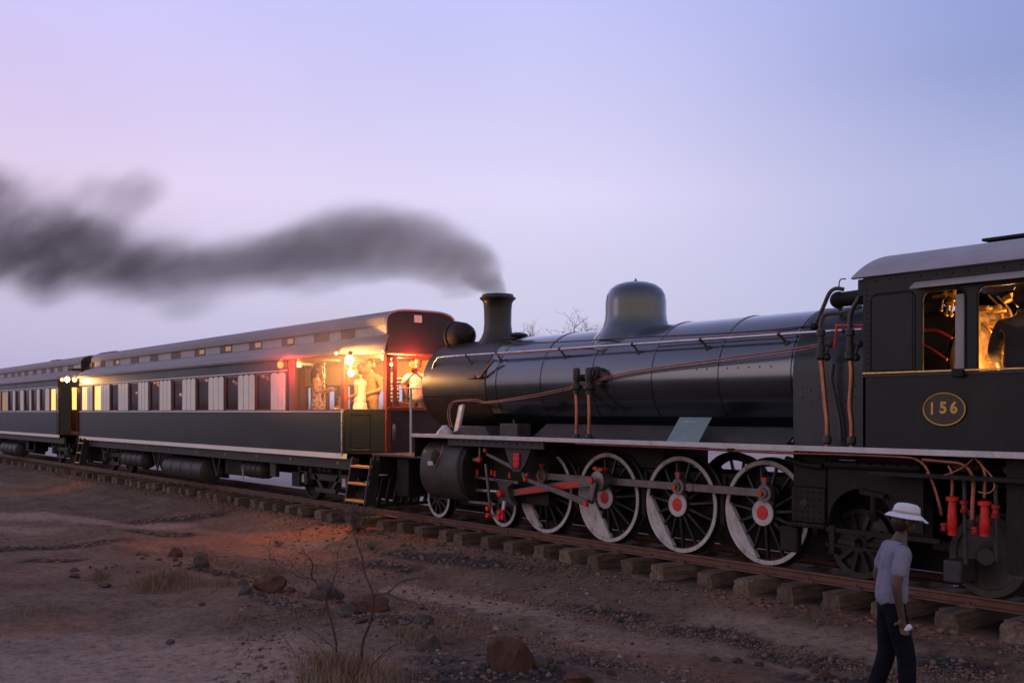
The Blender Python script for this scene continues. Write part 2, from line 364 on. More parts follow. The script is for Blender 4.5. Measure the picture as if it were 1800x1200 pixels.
geo = N('ShaderNodeNewGeometry')
def nz(scale, det=6, rough=.65, off=0):
    n = N('ShaderNodeTexNoise'); n.inputs['Scale'].default_value = scale; n.inputs['Detail'].default_value = det; n.inputs['Roughness'].default_value = rough
    mp = N('ShaderNodeMapping'); mp.inputs['Location'].default_value = (off, off*.7, 0); t.links.new(geo.outputs['Position'], mp.inputs[0]); t.links.new(mp.outputs[0], n.inputs['Vector']); return n
def mixc(fac, a, bcol):
    x = N('ShaderNodeMix'); x.data_type = 'RGBA'
    (t.links.new(fac, x.inputs['Factor']) if not isinstance(fac, float) else setattr(x.inputs['Factor'], 'default_value', fac))
    t.links.new(a, x.inputs[6])
    if isinstance(bcol, tuple): x.inputs[7].default_value = bcol
    else: t.links.new(bcol, x.inputs[7])
    return x.outputs[2]
n1 = nz(.8, 8, .7); r1 = ramp(t, [(.3, (.092,.063,.047,1)), (.5, (.150,.108,.082,1)), (.72, (.205,.158,.124,1))], 'LINEAR'); t.links.new(n1.outputs[0], r1.inputs[0])
n2 = nz(9, 8, .8, 4); r2 = ramp(t, [(.36, (.38,.35,.34,1)), (.47, (.92,.92,.92,1)), (.56, (1.05,1.05,1.05,1)), (.68, (1.65,1.6,1.55,1))], 'LINEAR'); t.links.new(n2.outputs[0], r2.inputs[0])
mu = N('ShaderNodeMix'); mu.data_type = 'RGBA'; mu.blend_type = 'MULTIPLY'; mu.inputs['Factor'].default_value = 1
zat = N('ShaderNodeVertexColor'); zat.layer_name = 'zone'; zs = N('ShaderNodeSeparateColor'); t.links.new(zat.outputs[0], zs.inputs[0])
c = r1.outputs[0]
c = mixc(zs.outputs[2], c, (.36,.27,.215,1))
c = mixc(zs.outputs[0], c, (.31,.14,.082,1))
t.links.new(c, mu.inputs[6]); t.links.new(r2.outputs[0], mu.inputs[7]); c = mu.outputs[2]
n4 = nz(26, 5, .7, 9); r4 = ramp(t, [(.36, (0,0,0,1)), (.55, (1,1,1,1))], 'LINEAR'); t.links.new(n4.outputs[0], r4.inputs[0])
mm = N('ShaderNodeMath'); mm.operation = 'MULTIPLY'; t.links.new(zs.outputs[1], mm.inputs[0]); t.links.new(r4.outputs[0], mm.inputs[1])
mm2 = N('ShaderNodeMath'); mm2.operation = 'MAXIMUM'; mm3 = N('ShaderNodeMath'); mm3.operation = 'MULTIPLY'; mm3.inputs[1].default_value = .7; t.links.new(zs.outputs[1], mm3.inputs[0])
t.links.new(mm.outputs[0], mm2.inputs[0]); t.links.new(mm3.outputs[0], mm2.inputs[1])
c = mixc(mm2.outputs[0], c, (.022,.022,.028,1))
# dark specks and pale grit
vo = N('ShaderNodeTexVoronoi'); vo.inputs['Scale'].default_value = 22; t.links.new(geo.outputs['Position'], vo.inputs['Vector'])
rv = ramp(t, [(.0, (1,1,1,1)), (.16, (1,1,1,1)), (.22, (0,0,0,1))], 'LINEAR'); t.links.new(vo.outputs['Distance'], rv.inputs[0])
n5 = nz(1.7, 4, .6, 21); r5 = ramp(t, [(.5, (0,0,0,1)), (.62, (.75,.75,.75,1))], 'LINEAR'); t.links.new(n5.outputs[0], r5.inputs[0])
mk = N('ShaderNodeMath'); mk.operation = 'MULTIPLY'; t.links.new(rv.outputs[0], mk.inputs[0]); t.links.new(r5.outputs[0], mk.inputs[1])
c = mixc(mk.outputs[0], c, (.035,.03,.03,1))
# pale sand plain beyond the line
spp = N('ShaderNodeSeparateXYZ'); t.links.new(geo.outputs['Position'], spp.inputs[0])
mrr = N('ShaderNodeMapRange'); mrr.inputs[1].default_value = 12.9; mrr.inputs[2].default_value = 13.5; t.links.new(spp.outputs[1], mrr.inputs[0])
n6 = nz(.35, 6, .6, 33); r6 = ramp(t, [(.3, (.46,.37,.32,1)), (.7, (.64,.54,.48,1))], 'LINEAR'); t.links.new(n6.outputs[0], r6.inputs[0])
c = mixc(mrr.outputs[0], c, r6.outputs[0])
# dark formation between the rails
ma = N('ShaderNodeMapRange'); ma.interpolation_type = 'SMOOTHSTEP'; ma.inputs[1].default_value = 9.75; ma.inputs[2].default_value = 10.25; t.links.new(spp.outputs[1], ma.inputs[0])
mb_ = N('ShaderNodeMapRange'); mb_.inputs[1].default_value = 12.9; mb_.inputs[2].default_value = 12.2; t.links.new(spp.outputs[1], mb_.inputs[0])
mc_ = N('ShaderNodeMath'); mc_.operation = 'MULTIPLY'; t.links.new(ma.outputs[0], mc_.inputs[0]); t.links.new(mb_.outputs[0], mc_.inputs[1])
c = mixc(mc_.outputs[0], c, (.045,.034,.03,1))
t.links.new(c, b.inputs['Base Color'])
nb = nz(30, 8, .8, 2); bp = N('ShaderNodeBump'); bp.inputs['Strength'].default_value = .9; bp.inputs['Distance'].default_value = .03
t.links.new(nb.outputs[0], bp.inputs['Height']); t.links.new(bp.outputs[0], b.inputs['Normal'])
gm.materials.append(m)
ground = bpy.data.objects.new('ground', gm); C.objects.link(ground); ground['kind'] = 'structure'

# ================================================================== RAILWAY TRACK
track = empty('railway_track', (-20, 10.9, -.1)); track['kind'] = 'structure'
RV = 10.33
prof = [(-.034,0),(.034,0),(.036,-.022),(.012,-.034),(.010,-.088),(.058,-.102),(.06,-.112),(-.06,-.112),(-.058,-.102),(-.010,-.088),(-.012,-.034),(-.036,-.022)]
for v in (RV, 11.47):
    MB().prism(prof, (-75, v, 0), (0,1,0), (0,0,1), (82,0,0)).build('rail', M['rail'], track)
def sleeper_mesh(k):
    rnd = random.Random(k); bm = bmesh.new()
    bmesh.ops.create_cube(bm, size=1)
    for vv in bm.verts: vv.co = V3((vv.co.x*.25, vv.co.y*2.15, vv.co.z*.21))
    bmesh.ops.subdivide_edges(bm, edges=[e for e in bm.edges if e.calc_length() > 1], cuts=12, use_grid_fill=True)
    bmesh.ops.subdivide_edges(bm, edges=[e for e in bm.edges if abs(e.verts[0].co.y) > .88 and abs(e.verts[1].co.y) > .88], cuts=2, use_grid_fill=True)
    for vv in bm.verts:
        a = .018 if abs(vv.co.y) > .9 else .007
        vv.co += V3([noise.noise(vv.co*9+V3((k*5+i*11, 0, 0)))*a*1.6 for i in range(3)])
        if abs(vv.co.y) > 1.0: vv.co.x *= .90; vv.co.z *= .93
        if vv.co.z < 0: vv.co.x *= 1.07
    me = bpy.data.meshes.new('sleeper'); bm.to_mesh(me); bm.free()
    me.polygons.foreach_set('use_smooth', [True]*len(me.polygons)); me.set_sharp_from_angle(angle=R_(32)); return me
sm, st, sb = nmat('weathered_sleeper_timber'); sb.inputs['Roughness'].default_value = .9
tc = st.nodes.new('ShaderNodeTexCoord'); oi = st.nodes.new('ShaderNodeObjectInfo')
mp = st.nodes.new('ShaderNodeMapping'); mp.inputs['Scale'].default_value = (14, 1.2, 14); st.links.new(tc.outputs['Object'], mp.inputs[0])
av = st.nodes.new('ShaderNodeVectorMath'); st.links.new(mp.outputs[0], av.inputs[0]); 
cm = st.nodes.new('ShaderNodeCombineXYZ'); st.links.new(oi.outputs['Random'], cm.inputs[0]); sc_ = st.nodes.new('ShaderNodeVectorMath'); sc_.operation = 'SCALE'; sc_.inputs['Scale'].default_value = 60
st.links.new(cm.outputs[0], sc_.inputs[0]); st.links.new(sc_.outputs[0], av.inputs[1])
ns = st.nodes.new('ShaderNodeTexNoise'); ns.inputs['Scale'].default_value = 1.2; ns.inputs['Detail'].default_value = 8; ns.inputs['Roughness'].default_value = .7; st.links.new(av.outputs[0], ns.inputs['Vector'])
rs = ramp(st, [(.32, (.04,.028,.021,1)), (.48, (.115,.082,.062,1)), (.7, (.22,.165,.125,1))], 'LINEAR'); st.links.new(ns.outputs[0], rs.inputs[0])
hs = st.nodes.new('ShaderNodeHueSaturation'); mrv = st.nodes.new('ShaderNodeMapRange'); mrv.inputs[3].default_value = .65; mrv.inputs[4].default_value = 1.35; st.links.new(oi.outputs['Random'], mrv.inputs[0])
st.links.new(mrv.outputs[0], hs.inputs['Value']); st.links.new(rs.outputs[0], hs.inputs['Color']); st.links.new(hs.outputs[0], sb.inputs['Base Color'])
bps = st.nodes.new('ShaderNodeBump'); bps.inputs['Strength'].default_value = .8; bps.inputs['Distance'].default_value = .02; st.links.new(ns.outputs[0], bps.inputs['Height']); st.links.new(bps.outputs[0], sb.inputs['Normal'])
smesh = [sleeper_mesh(k) for k in range(7)]
for me in smesh: me.materials.append(sm)
clip = MB()
for s in (-1, 1):
    clip.box(-.05, .05, s*.045-.03, s*.045+.03, .0, .018); clip.cyl((0, s*.075, .0), (0, s*.075, .045), .016, n=8)
clip.box(-.09, .09, -.11, .11, -.012, .0)
clipo = None
xs = []
x = U(1755, 9.85)+.12
x0 = x
while x > -52:
    xs.append(x); x -= .655 + .03*math.sin(x*3.3)
xs = [x0+.66*k for k in (4,3,2,1)]+xs
for i, x in enumerate(xs):
    o = bpy.data.objects.new('sleeper', smesh[(i*5+i//3) % 7]); C.objects.link(o); o.parent = track
    wp = V3((x, 10.9+.05*math.sin(i*2.7), -.225+.006*math.sin(i*1.9))); o.location = wp-wpos(track); o.rotation_euler = (0, 0, R_(2.5*math.sin(i*5.1)))
    WPOS[o.name] = wp
    if x > -34:
        if clipo is None:
            clipo = clip.build('rail_clip', M['rail'], o, org=(0,0,0)); clipo.location = (0, RV-10.9, .115); c2 = clipo
        else:
            c2 = clipo.copy(); C.objects.link(c2); c2.parent = o; c2.location = (0, RV-10.9, .115)

# ================================================================== STONES
stone = pm('red_brown_stone', (.075,.036,.027), .9, var=.4, scale=6, bump=.7, bscale=22, wear=(.10,.08,.07), wearamt=.5, spec=.25)
stoned = pm('dark_grey_stone', (.06,.048,.044), .85, var=.35, scale=6, bump=.7, bscale=22, wear=(.15,.08,.06), wearamt=.5, spec=.3)
def rock(px, py, wpx, label, seed, hr=.7, mat=None, group=None, name='rock'):
    p = G(px, py); s = 1850/math.hypot(p.x*1, p.y)*1.0; r = wpx/2/s
    bm = bmesh.new(); bmesh.ops.create_icosphere(bm, subdivisions=3, radius=1)
    rnd = random.Random(seed); pl = []
    for k in range(9):
        d = V3((rnd.gauss(0,1), rnd.gauss(0,1), rnd.gauss(0,.8))).normalized(); pl.append((d, rnd.uniform(.55, .85)))
    for vv in bm.verts:
        q = vv.co.copy()
        for d, h in pl:
            e = q.dot(d)-h
            if e > 0: q -= d*e
        q += q.normalized()*noise.fractal(q*2.2+V3((seed, 0, 0)), 1, 2, 5)*.20
        vv.co = V3((q.x*r*1.1, q.y*r*.95, q.z*r*hr*1.25))
    me = bpy.data.meshes.new(name); bm.to_mesh(me); bm.free(); me.materials.append(mat or stone)
    me.polygons.foreach_set('use_smooth', [True]*len(me.polygons)); me.set_sharp_from_angle(angle=R_(28))
    o = bpy.data.objects.new(name, me); C.objects.link(o); o.location = (p.x, p.y, groundz(p.x, p.y)+r*hr*.22)
    tag(o, label, 'rock', group); return o
GR = 'rocks lying along the stony bank'
rock(893,1178,88,'large square red rock at the bottom edge, biggest of the rocks', 3, .9, None, GR)
rock(755,1138,48,'mid-sized rounded rock just left of the biggest red rock', 5, .8, stoned, GR)
rock(950,1172,44,'low grey slab touching the right side of the biggest red rock', 8, .6, stoned, GR)
rock(1012,1198,62,'pale flat rock cut by the bottom edge, right of the biggest red rock', 11, .45, None, GR)
rock(648,1070,78,'broad red rock directly behind the right stem of the bare shrub', 13, .5, None, GR)
rock(612,1078,34,'small dark rock leaning on the broad red rock behind the shrub', 14, .8, stoned, GR)
rock(573,1052,60,'dark rounded rock between the two stems of the bare shrub', 17, .7, stoned, GR)
rock(478,1042,66,'wide reddish boulder left of the bare shrub', 21, .65, None, GR)
rock(354,995,44,'grey boulder just right of the dry grass clump', 23, .8, stoned, GR)
rock(308,978,26,'small pointed rock above the dry grass clump', 25, .9, None, GR)
rock(430,1052,30,'small dark stone left of the wide reddish boulder', 27, .7, stoned, GR)
rock(742,1095,40,'flat grey rock where the fallen twig lies, above the mid-sized rock', 29, .5, stoned, GR)
rock(300,1135,16,'small lone dark stone on the pale ground at lower left', 31, .7, stoned, GR)
rock(355,1068,12,'tiny dark stone on the pale ground below the dry grass clump', 33, .7, stoned, GR)
rock(1090,1090,16,'small black lump on the coal strip in the middle of the path', 35, .7, M['black'], GR)
rock(1295,1165,22,'pale rounded stone beside the coal strip at lower right', 37, .6, None, GR)
rock(830,1192,24,'dark stone against the left foot of the biggest red rock', 39, .7, stoned, GR)
rock(130,1015,20,'dark flat stone on the ground left of the dry grass', 41, .5, stoned, GR)
rock(185,1030,24,'long low stone below the small grass tuft', 43, .35, stoned, GR)
rock(690,1098,26,'small red stone right of the shrub stem', 45, .7, None, GR)

# loose stones along the bank: one mesh per shape, every stone an object
rnd = random.Random(77); sms = []
for k in range(6):
    bm = bmesh.new(); bmesh.ops.create_icosphere(bm, subdivisions=2, radius=1); pl = [(V3((rnd.gauss(0,1), rnd.gauss(0,1), rnd.gauss(0,.8))).normalized(), rnd.uniform(.5,.8)) for _ in range(8)]
    for vv in bm.verts:
        q = vv.co.copy()
        for d, h in pl:
            e = q.dot(d)-h
            if e > 0: q -= d*e
        vv.co = q*(1+.18*noise.noise(q*2.5+V3((k*9, 0, 0))))
    me = bpy.data.meshes.new('loose_stone'); bm.to_mesh(me); bm.free(); me.materials.append(stone if k % 2 else stoned); me.polygons.foreach_set('use_smooth', [True]*len(me.polygons)); me.set_sharp_from_angle(angle=R_(28)); sms.append(me)
SB_ = zones([(240,975,480,1040,.28,1), (480,1040,760,1110,.28,1), (760,1120,1080,1190,.3,1), (150,1000,260,1010,.2,1), (1300,1150,1560,1195,.3,1)])
for i in range(90):
    ws_ = [((a-b).length+.2) for ((a, b), w, s) in SB_]; ((a, b), w, s) = rnd.choices(SB_, ws_)[0]; t_ = rnd.random(); x = a.x+(b.x-a.x)*t_+rnd.gauss(0, w*.6); y = a.y+(b.y-a.y)*t_+rnd.gauss(0, w*.6)
    r = rnd.choice([.022,.03,.04,.05,.07]); o = bpy.data.objects.new('loose_stone', sms[i % 6]); C.objects.link(o); o.location = (x, y, groundz(x, y)+r*.15); o.scale = (r*rnd.uniform(.8,1.4), r, r*rnd.uniform(.5,.9)); o.rotation_euler = (0, 0, rnd.uniform(0, 6.28))
    tag(o, 'small loose stone among many others strewn along the stony bank', 'stone', 'loose stones along the bank')

def scatter(name, n, sampler, rfun, mats, seed, label, tris='ico'):
    rnd = random.Random(seed)
    t0 = (1+5**.5)/2
    iv = np.array([(-1,t0,0),(1,t0,0),(-1,-t0,0),(1,-t0,0),(0,-1,t0),(0,1,t0),(0,-1,-t0),(0,1,-t0),(t0,0,-1),(t0,0,1),(-t0,0,-1),(-t0,0,1)])/1.9
    ifc = np.array([(0,11,5),(0,5,1),(0,1,7),(0,7,10),(0,10,11),(1,5,9),(5,11,4),(11,10,2),(10,7,6),(7,1,8),(3,9,4),(3,4,2),(3,2,6),(3,6,8),(3,8,9),(4,9,5),(2,4,11),(6,2,10),(8,6,7),(9,8,1)])
    V = []; Fc = []; Mi = []
    for k in range(n):
        x, y = sampler(rnd); r = rfun(rnd); z = groundz(x, y)+r*.25
        a = rnd.uniform(0, 6.28); R = np.array([[math.cos(a), -math.sin(a), 0], [math.sin(a), math.cos(a), 0], [0, 0, 1]])
        jit = 1+np.array([rnd.uniform(-.35, .35) for _ in range(12)])[:, None]
        q = (iv*jit*np.array([rnd.uniform(.7, 1.4), rnd.uniform(.7, 1.2), rnd.uniform(.45, .9)])*r)@R.T + np.array([x, y, z])
        Fc.append(ifc+len(V)*12); V.append(q); Mi += [rnd.choice(range(len(mats)))]*20
    V = np.concatenate(V); Fc = np.concatenate(Fc)
    me = bpy.data.meshes.new(name); me.vertices.add(len(V)); me.vertices.foreach_set('co', V.astype(np.float32).ravel())
    me.loops.add(len(Fc)*3); me.loops.foreach_set('vertex_index', Fc.ravel().astype(np.int32)); me.polygons.add(len(Fc)); me.polygons.foreach_set('loop_start', np.arange(0, len(Fc)*3, 3, dtype=np.int32))
    me.update(calc_edges=True)
    for m_ in mats: me.materials.append(m_)
    me.polygons.foreach_set('material_index', Mi)
    o = bpy.data.objects.new(name, me); C.objects.link(o); tag(o, label, 'gravel', None, 'stuff'); return o
def band_sampler(Z):
    ws = [((a-b).length+.2)*w for ((a, b), w, s) in Z]
    def f(r):
        ((a, b), w, s) = r.choices(Z, ws)[0]; t_ = r.random(); x = a.x+(b.x-a.x)*t_; y = a.y+(b.y-a.y)*t_
        return x+r.gauss(0, w*.45), min(y+r.gauss(0, w*.45), 9.6)
    return f
GRAV = zones([(860,1045,1060,1085,.22,1), (1060,1085,1350,1135,.2,1), (1350,1135,1600,1190,.22,1), (900,1120,1150,1175,.25,1), (1150,1175,1300,1200,.2,1), (700,1060,900,1110,.2,1), (480,1040,700,1080,.25,1), (1560,1180,1790,1190,.3,1), (300,960,480,1010,.25,1)])
peb = [pm('pebble_red', (.20,.10,.07), .9, var=.3, scale=15, bump=0), pm('pebble_brown', (.15,.105,.082), .9, var=.3, scale=15, bump=0), pm('pebble_dark', (.04,.037,.04), .8, var=.3, scale=15, bump=0), pm('pebble_pale', (.22,.19,.19), .9, var=.3, scale=15, bump=0)]
scatter('gravel', 14000, band_sampler(GRAV), lambda r: min(.028, r.expovariate(1/.0045)+.0035), peb[:3]+peb[:2], 3, 'loose reddish gravel ridge between the wheel ruts')
scatter('coal', 3200, band_sampler(COAL_AND_DARK), lambda r: min(.04, r.expovariate(1/.011)+.006), [peb[2], peb[2], peb[1]], 5, 'spilled black coal and cinders on the ground')
def wide(r):
    y = r.uniform(1.8, 9.6); x = -r.uniform(.5, 1)**1.0*(y*2.4+2)+y*.4
    return x, y
scatter('small_stones', 7000, wide, lambda r: min(.035, r.expovariate(1/.007)+.004), peb, 9, 'scattered small stones on the bare earth')
scatter('ballast', 3500, lambda r: (r.uniform(-40, -2), 9.78-abs(r.gauss(0, .25))), lambda r: min(.035, r.expovariate(1/.009)+.006), peb[:3], 12, 'dirty ballast spilled in front of the sleeper ends')

# ================================================================== DRY GRASS
def grassmat(name, c):
    return pm(name, c, .8, var=.35, scale=3, bump=0)
gmats = [grassmat('dry_grass_straw', (.25,.165,.10)), grassmat('dry_grass_brown', (.15,.08,.048)), grassmat('dry_grass_grey', (.20,.145,.11))]
def blades(name, spots, mats, seed, label, kind=None, cat='grass', group=None, org=None):
    rnd = random.Random(seed); V = []; F = []; Mi = []
    for (x, y, z, h) in spots:
        a = rnd.uniform(0, 6.28); w = min(h*.012+.001, .003); le = rnd.uniform(.15, .9)*h; d = V3((math.cos(a), math.sin(a), 0)); s = V3((-d.y, d.x, 0))*w
        p = V3((x, y, z-.01)); m1_ = p+d*le*.35+V3((0, 0, h*.6)); e = p+d*le+V3((0, 0, h*rnd.uniform(.75, 1)))
        n = len(V); V += [p-s, p+s, m1_+s*.7, m1_-s*.7, e]; F += [(n, n+1, n+2, n+3), (n+3, n+2, n+4)]; mi = rnd.randrange(len(mats)); Mi += [mi, mi]
    me = bpy.data.meshes.new(name); o3 = V3(org) if org else V3((0,0,0)); me.from_pydata([tuple(v-o3) for v in V], [], F)
    for m_ in mats: me.materials.append(m_)
    me.polygons.foreach_set('material_index', Mi)
    o = bpy.data.objects.new(name, me); C.objects.link(o); o.location = o3; tag(o, label, cat, group, kind); return o
def tuft(px, py, rad, h, n, label, seed):
    c_ = G(px, py); rnd = random.Random(seed); sp = []
    for _ in range(n):
        x = c_.x+rnd.gauss(0, rad); y = c_.y+rnd.gauss(0, rad*.6); k = math.exp(-((x-c_.x)**2+(y-c_.y)**2)/(2*rad*rad)); sp.append((x, y, groundz(x, y), h*(.3+.8*k)*rnd.uniform(.5, 1.1)))
    return blades('grass_tuft', sp, gmats, seed, label, org=(c_.x, c_.y, groundz(c_.x, c_.y)), cat='grass tuft', group='dry grass tufts', kind='stuff')
tuft(290,1030,.40,.26,1500,'widest clump of dry brown grass, left of the shrub and its boulders',1)
tuft(175,1018,.12,.24,260,'small dry grass tuft left of the widest clump',2)
tuft(610,1205,.42,.36,1300,'tall dry grass around the foot of the bare shrub at the bottom edge',3)
tuft(470,1005,.25,.16,600,'thin dry grass above the wide reddish boulder',4)
tuft(730,1120,.3,.15,600,'short dry grass between the flat grey rock and the mid-sized rock',5)
tuft(1560,1052,.10,.16,160,'small grass tuft at the sleeper ends near the walking man',6)
tuft(420,1100,.25,.10,350,'very short dry grass on bare ground left of the shrub',7)
tuft(395,1035,.3,.16,420,'wispy dry grass between the widest clump and the reddish boulder',8)
tuft(540,1085,.35,.14,450,'wispy dry grass below the dark rock behind the shrub',9)
tuft(820,1100,.35,.12,380,'wispy dry grass on the bank above the biggest red rock',10)
tuft(60,1075,.4,.12,420,'thin dry grass on dark ground at the far left',11)
tuft(1180,1040,.3,.08,260,'straw litter below the sleeper ends',12)
tuft(1420,1085,.3,.08,260,'straw litter on red soil left of the walking man',13)
rnd = random.Random(44); sp = []
for _ in range(26000):
    y = rnd.uniform(1.8, 9.55); x = -rnd.uniform(.2, 1)*(y*2.4+2)+y*.5
    k = noise.noise(V3((x*.8, y*.8, 31)))
    if k < rnd.uniform(-.25, .35): continue
    if zv(PALE, x, y, 0) > .5 and y > 5 or zv(COAL_AND_DARK, x, y, 0) > .4: continue
    sp.append((x, y, groundz(x, y), rnd.uniform(.015, .055)))
blades('short_dry_grass', sp, gmats, 8, 'sparse short dry grass stubble over the bare earth', kind='stuff')
# ================================================================== LOCOMOTIVE
LC = 10.9; BZ = 2.33; BR = .79
loco = empty('steam_locomotive', (-10.5, LC, 0))
tag(loco, 'black steam locomotive with white-rimmed wheels and smoking chimney, coupled right of the green carriages', 'locomotive')
XF = -15.92
X1 = U(858, 10.15)            # smokebox / boiler joint
XFB = U(1392, 10.1)           # firebox front
XC = U(1515, 9.62)            # cab front
SB, BO, FR, GM, CB = M['smokebox'], M['boiler'], M['frame'], M['greymetal'], M['cab']
ax = (1,0,0)
MB().lathe([(0,-.16),(.35,-.14),(.62,-.05),(.66,0),(BR-.01,0),(BR+.012,.02),(BR+.012,X1-XF-.03),(BR-.02,X1-XF)], (XF, LC, BZ), ax, 64).build('smokebox', SB, loco)
mb = MB()
for k in range(26):
    a = 2*math.pi*k/26
    mb.ball((X1-.06, LC+(BR+.01)*math.cos(a), BZ+(BR+.01)*math.sin(a)), .012, n=6, m=4)
    mb.ball((XF+.06, LC+(BR+.01)*math.cos(a), BZ+(BR+.01)*math.sin(a)), .012, n=6, m=4)
mb.build('rivet', SB, loco)['kind'] = 'stuff'
MB().lathe([(BR,0),(BR+.012,.01),(BR+.012,XFB-X1+.02),(BR-.02,XFB-X1+.03)], (X1, LC, BZ), ax, 72).build('boiler_barrel', BO, loco)
band = None
for px in (872, 950, 1040, 1145, 1262, 1390):
    x = U(px, 10.12)
    if band is None:
        band = MB().lathe([(BR+.01,-.022),(BR+.022,-.018),(BR+.022,.018),(BR+.01,.022)], (x, LC, BZ), ax, 72).build('boiler_band', BO, loco, org=(x, LC, BZ))
    else: dup(band, loco, (x, LC, BZ))
# seam along smokebox
MB().tube([(XF+.03, LC-BR-.012, BZ-.16), (X1-.05, LC-BR-.012, BZ-.16)], .005, 6).build('seam_strip', SB, loco)
# firebox casing: round crown and flat sides
def fbx(x0, x1, r, zb):
    poly = [(LC-r, zb)]+[(LC-r*math.cos(t), BZ+r*math.sin(t)) for t in [math.pi*i/40 for i in range(41)]]+[(LC+r, zb)]
    return MB().prism(poly, (x0, 0, 0), (0,1,0), (0,0,1), (x1-x0, 0, 0))
fbx(XFB+.02, XC+.02, BR+.02, 1.46).build('firebox', M['fbx'], loco, bevel=.01)
mb = MB()
for i in range(9):
    for j in range(2): mb.ball((XFB+.15+i*(XC-XFB-.2)/9, LC-BR-.022, 2.05+.12*j-.04*(i % 2)), .011, n=6, m=4)
for i in range(8): mb.ball((XFB-1.5+i*.17, LC-(BR+.012)*math.cos(.12), BZ+(BR+.01)*math.sin(.12)), .012, n=6, m=4)
mb.build('rivet', BO, loco)['kind'] = 'stuff'
# chimney
cx = -14.71
ch = MB().lathe([(.36,-.10),(.33,.0),(.285,.07),(.25,.16),(.235,.30),(.24,.55),(.25,.66),(.275,.71),(.31,.735),(.315,.76),(.285,.775),(.275,.79),(.27,.815),(.235,.82),(.215,.80),(.205,.3)], (cx, LC, 3.10), (0,0,1), 48).build('chimney', SB, loco)
# dome
dx = -11.28
MB().lathe([(.70,-.40),(.665,-.25),(.62,-.13),(.56,-.05),(.50,.03),(.465,.12),(.452,.22),(.45,.40),(.435,.50),(.39,.585),(.31,.65),(.2,.69),(.08,.705),(.0,.708)], (dx, LC, 3.10), (0,0,1), 56).build('steam_dome', BO, loco)
MB().lathe([(.03,0),(.03,.02),(.012,.03),(.01,.05),(0,.055)], (dx, LC, 3.80), (0,0,1), 10).build('dome_finial', GM, loco)
# headlamp drum on the smokebox and the small blower cap behind the chimney
hp = P(811, 590, 10.75)
hl = MB(); hl.lathe([(0,.30),(.10,.27),(.19,.19),(.235,.08),(.25,-.02),(.25,-.12),(.27,-.13),(.27,-.18),(.22,-.19),(0,-.16)], hp, ax, 32)
hl.box(hp.x+.12, hp.x+.34, hp.y-.05, hp.y+.05, hp.z-.04, hp.z+.06); hl.ball(hp+V3((.33,0,.02)), .06, n=10, m=8)
hl.build('headlamp', M['lampdark'], loco)
MB().bar(hp+V3((0,0,-.22)), (hp.x+.1, hp.y, 3.0), .2, .06, up=(0,1,0)).build('headlamp_bracket', SB, loco)
bp_ = P(911, 590, LC-.1)
MB().lathe([(.0,.06),(.06,.055),(.14,.035),(.17,.01),(.15,-.02),(.07,-.03),(.05,-.12),(.07,-.2)], bp_, (0,0,1), 24).build('vent_cap', SB, loco)
# ---- running board
RB0, RB1 = U(722, 9.63), -4.15
mb = MB(); mb.box(RB0, RB1, 9.66, 12.14, 1.455, 1.50); mb.build('running_board', M['greymetal'], loco, bevel=.004)
MB().box(RB0, RB1, 9.625, 9.66, 1.448, 1.508).build('running_board_edge', M['edgewhite'], loco, bevel=.003)
MB().box(RB0, RB1, 12.14, 12.175, 1.448, 1.508).build('running_board_edge', M['edgewhite'], loco, bevel=.003)
pp = P(722, 800, 9.64)
MB().cyl((RB0-.01, 9.64, pp.z), (RB0-.01, 9.64, P(722, 683, 9.64).z), .022, n=10).build('white_post', M['edgewhite'], loco)
MB().box(RB0, RB0+.02, 9.7, 12.1, 1.1, 1.455).build('front_apron', FR, loco)
# grey sloping cover, tread box and toolbox in front on the board
a_ = P(800, 757, 9.9); b_ = P(862, 757, 9.9)
MB().prism([(0,0),(b_.x-a_.x+.05,0),(b_.x-a_.x-.1,.15),(.25,.15)], (a_.x, 9.85, 1.5), ax, (0,0,1), (0,.35,0)).build('saddle_cover', GM, loco, bevel=.01)
MB().prism([(9.98,1.50),(10.26,1.695),(10.26,1.66),(10.02,1.49)], (U(938,10), 0, 0), (0,1,0), (0,0,1), (XFB-U(938,10), 0, 0)).build('splasher_plate', M['greymetal'], loco)
t0 = P(882, 768, 9.78); t1 = P(913, 768, 9.78)
MB().box(t0.x, t1.x, 9.74, 10.0, 1.5, 1.5+.20).build('oil_box', GM, loco, bevel=.008)
MB().cyl(((t0.x+t1.x)/2, 9.85, 1.7), ((t0.x+t1.x)/2, 9.85, 1.76), .018, n=8).build('box_filler', GM, loco)
# pale sloping plate and lit casting at the front foot
q0 = P(803, 748, 9.85); q1 = P(812, 712, 10.02)
MB().bar(q0+V3((.0,0,-.1)), q1, .13, .05, up=(0,1,0)).build('sand_pipe_cover', M['whitepaint'], loco, bevel=.006)
q2 = P(782, 757, 9.8)
MB().lathe([(.15,0),(.14,.04),(.07,.12),(.05,.15),(0,.155)], (q2.x, q2.y, 1.5), (0,0,1), 16).build('lamp_casting', M['whitepaint'], loco)
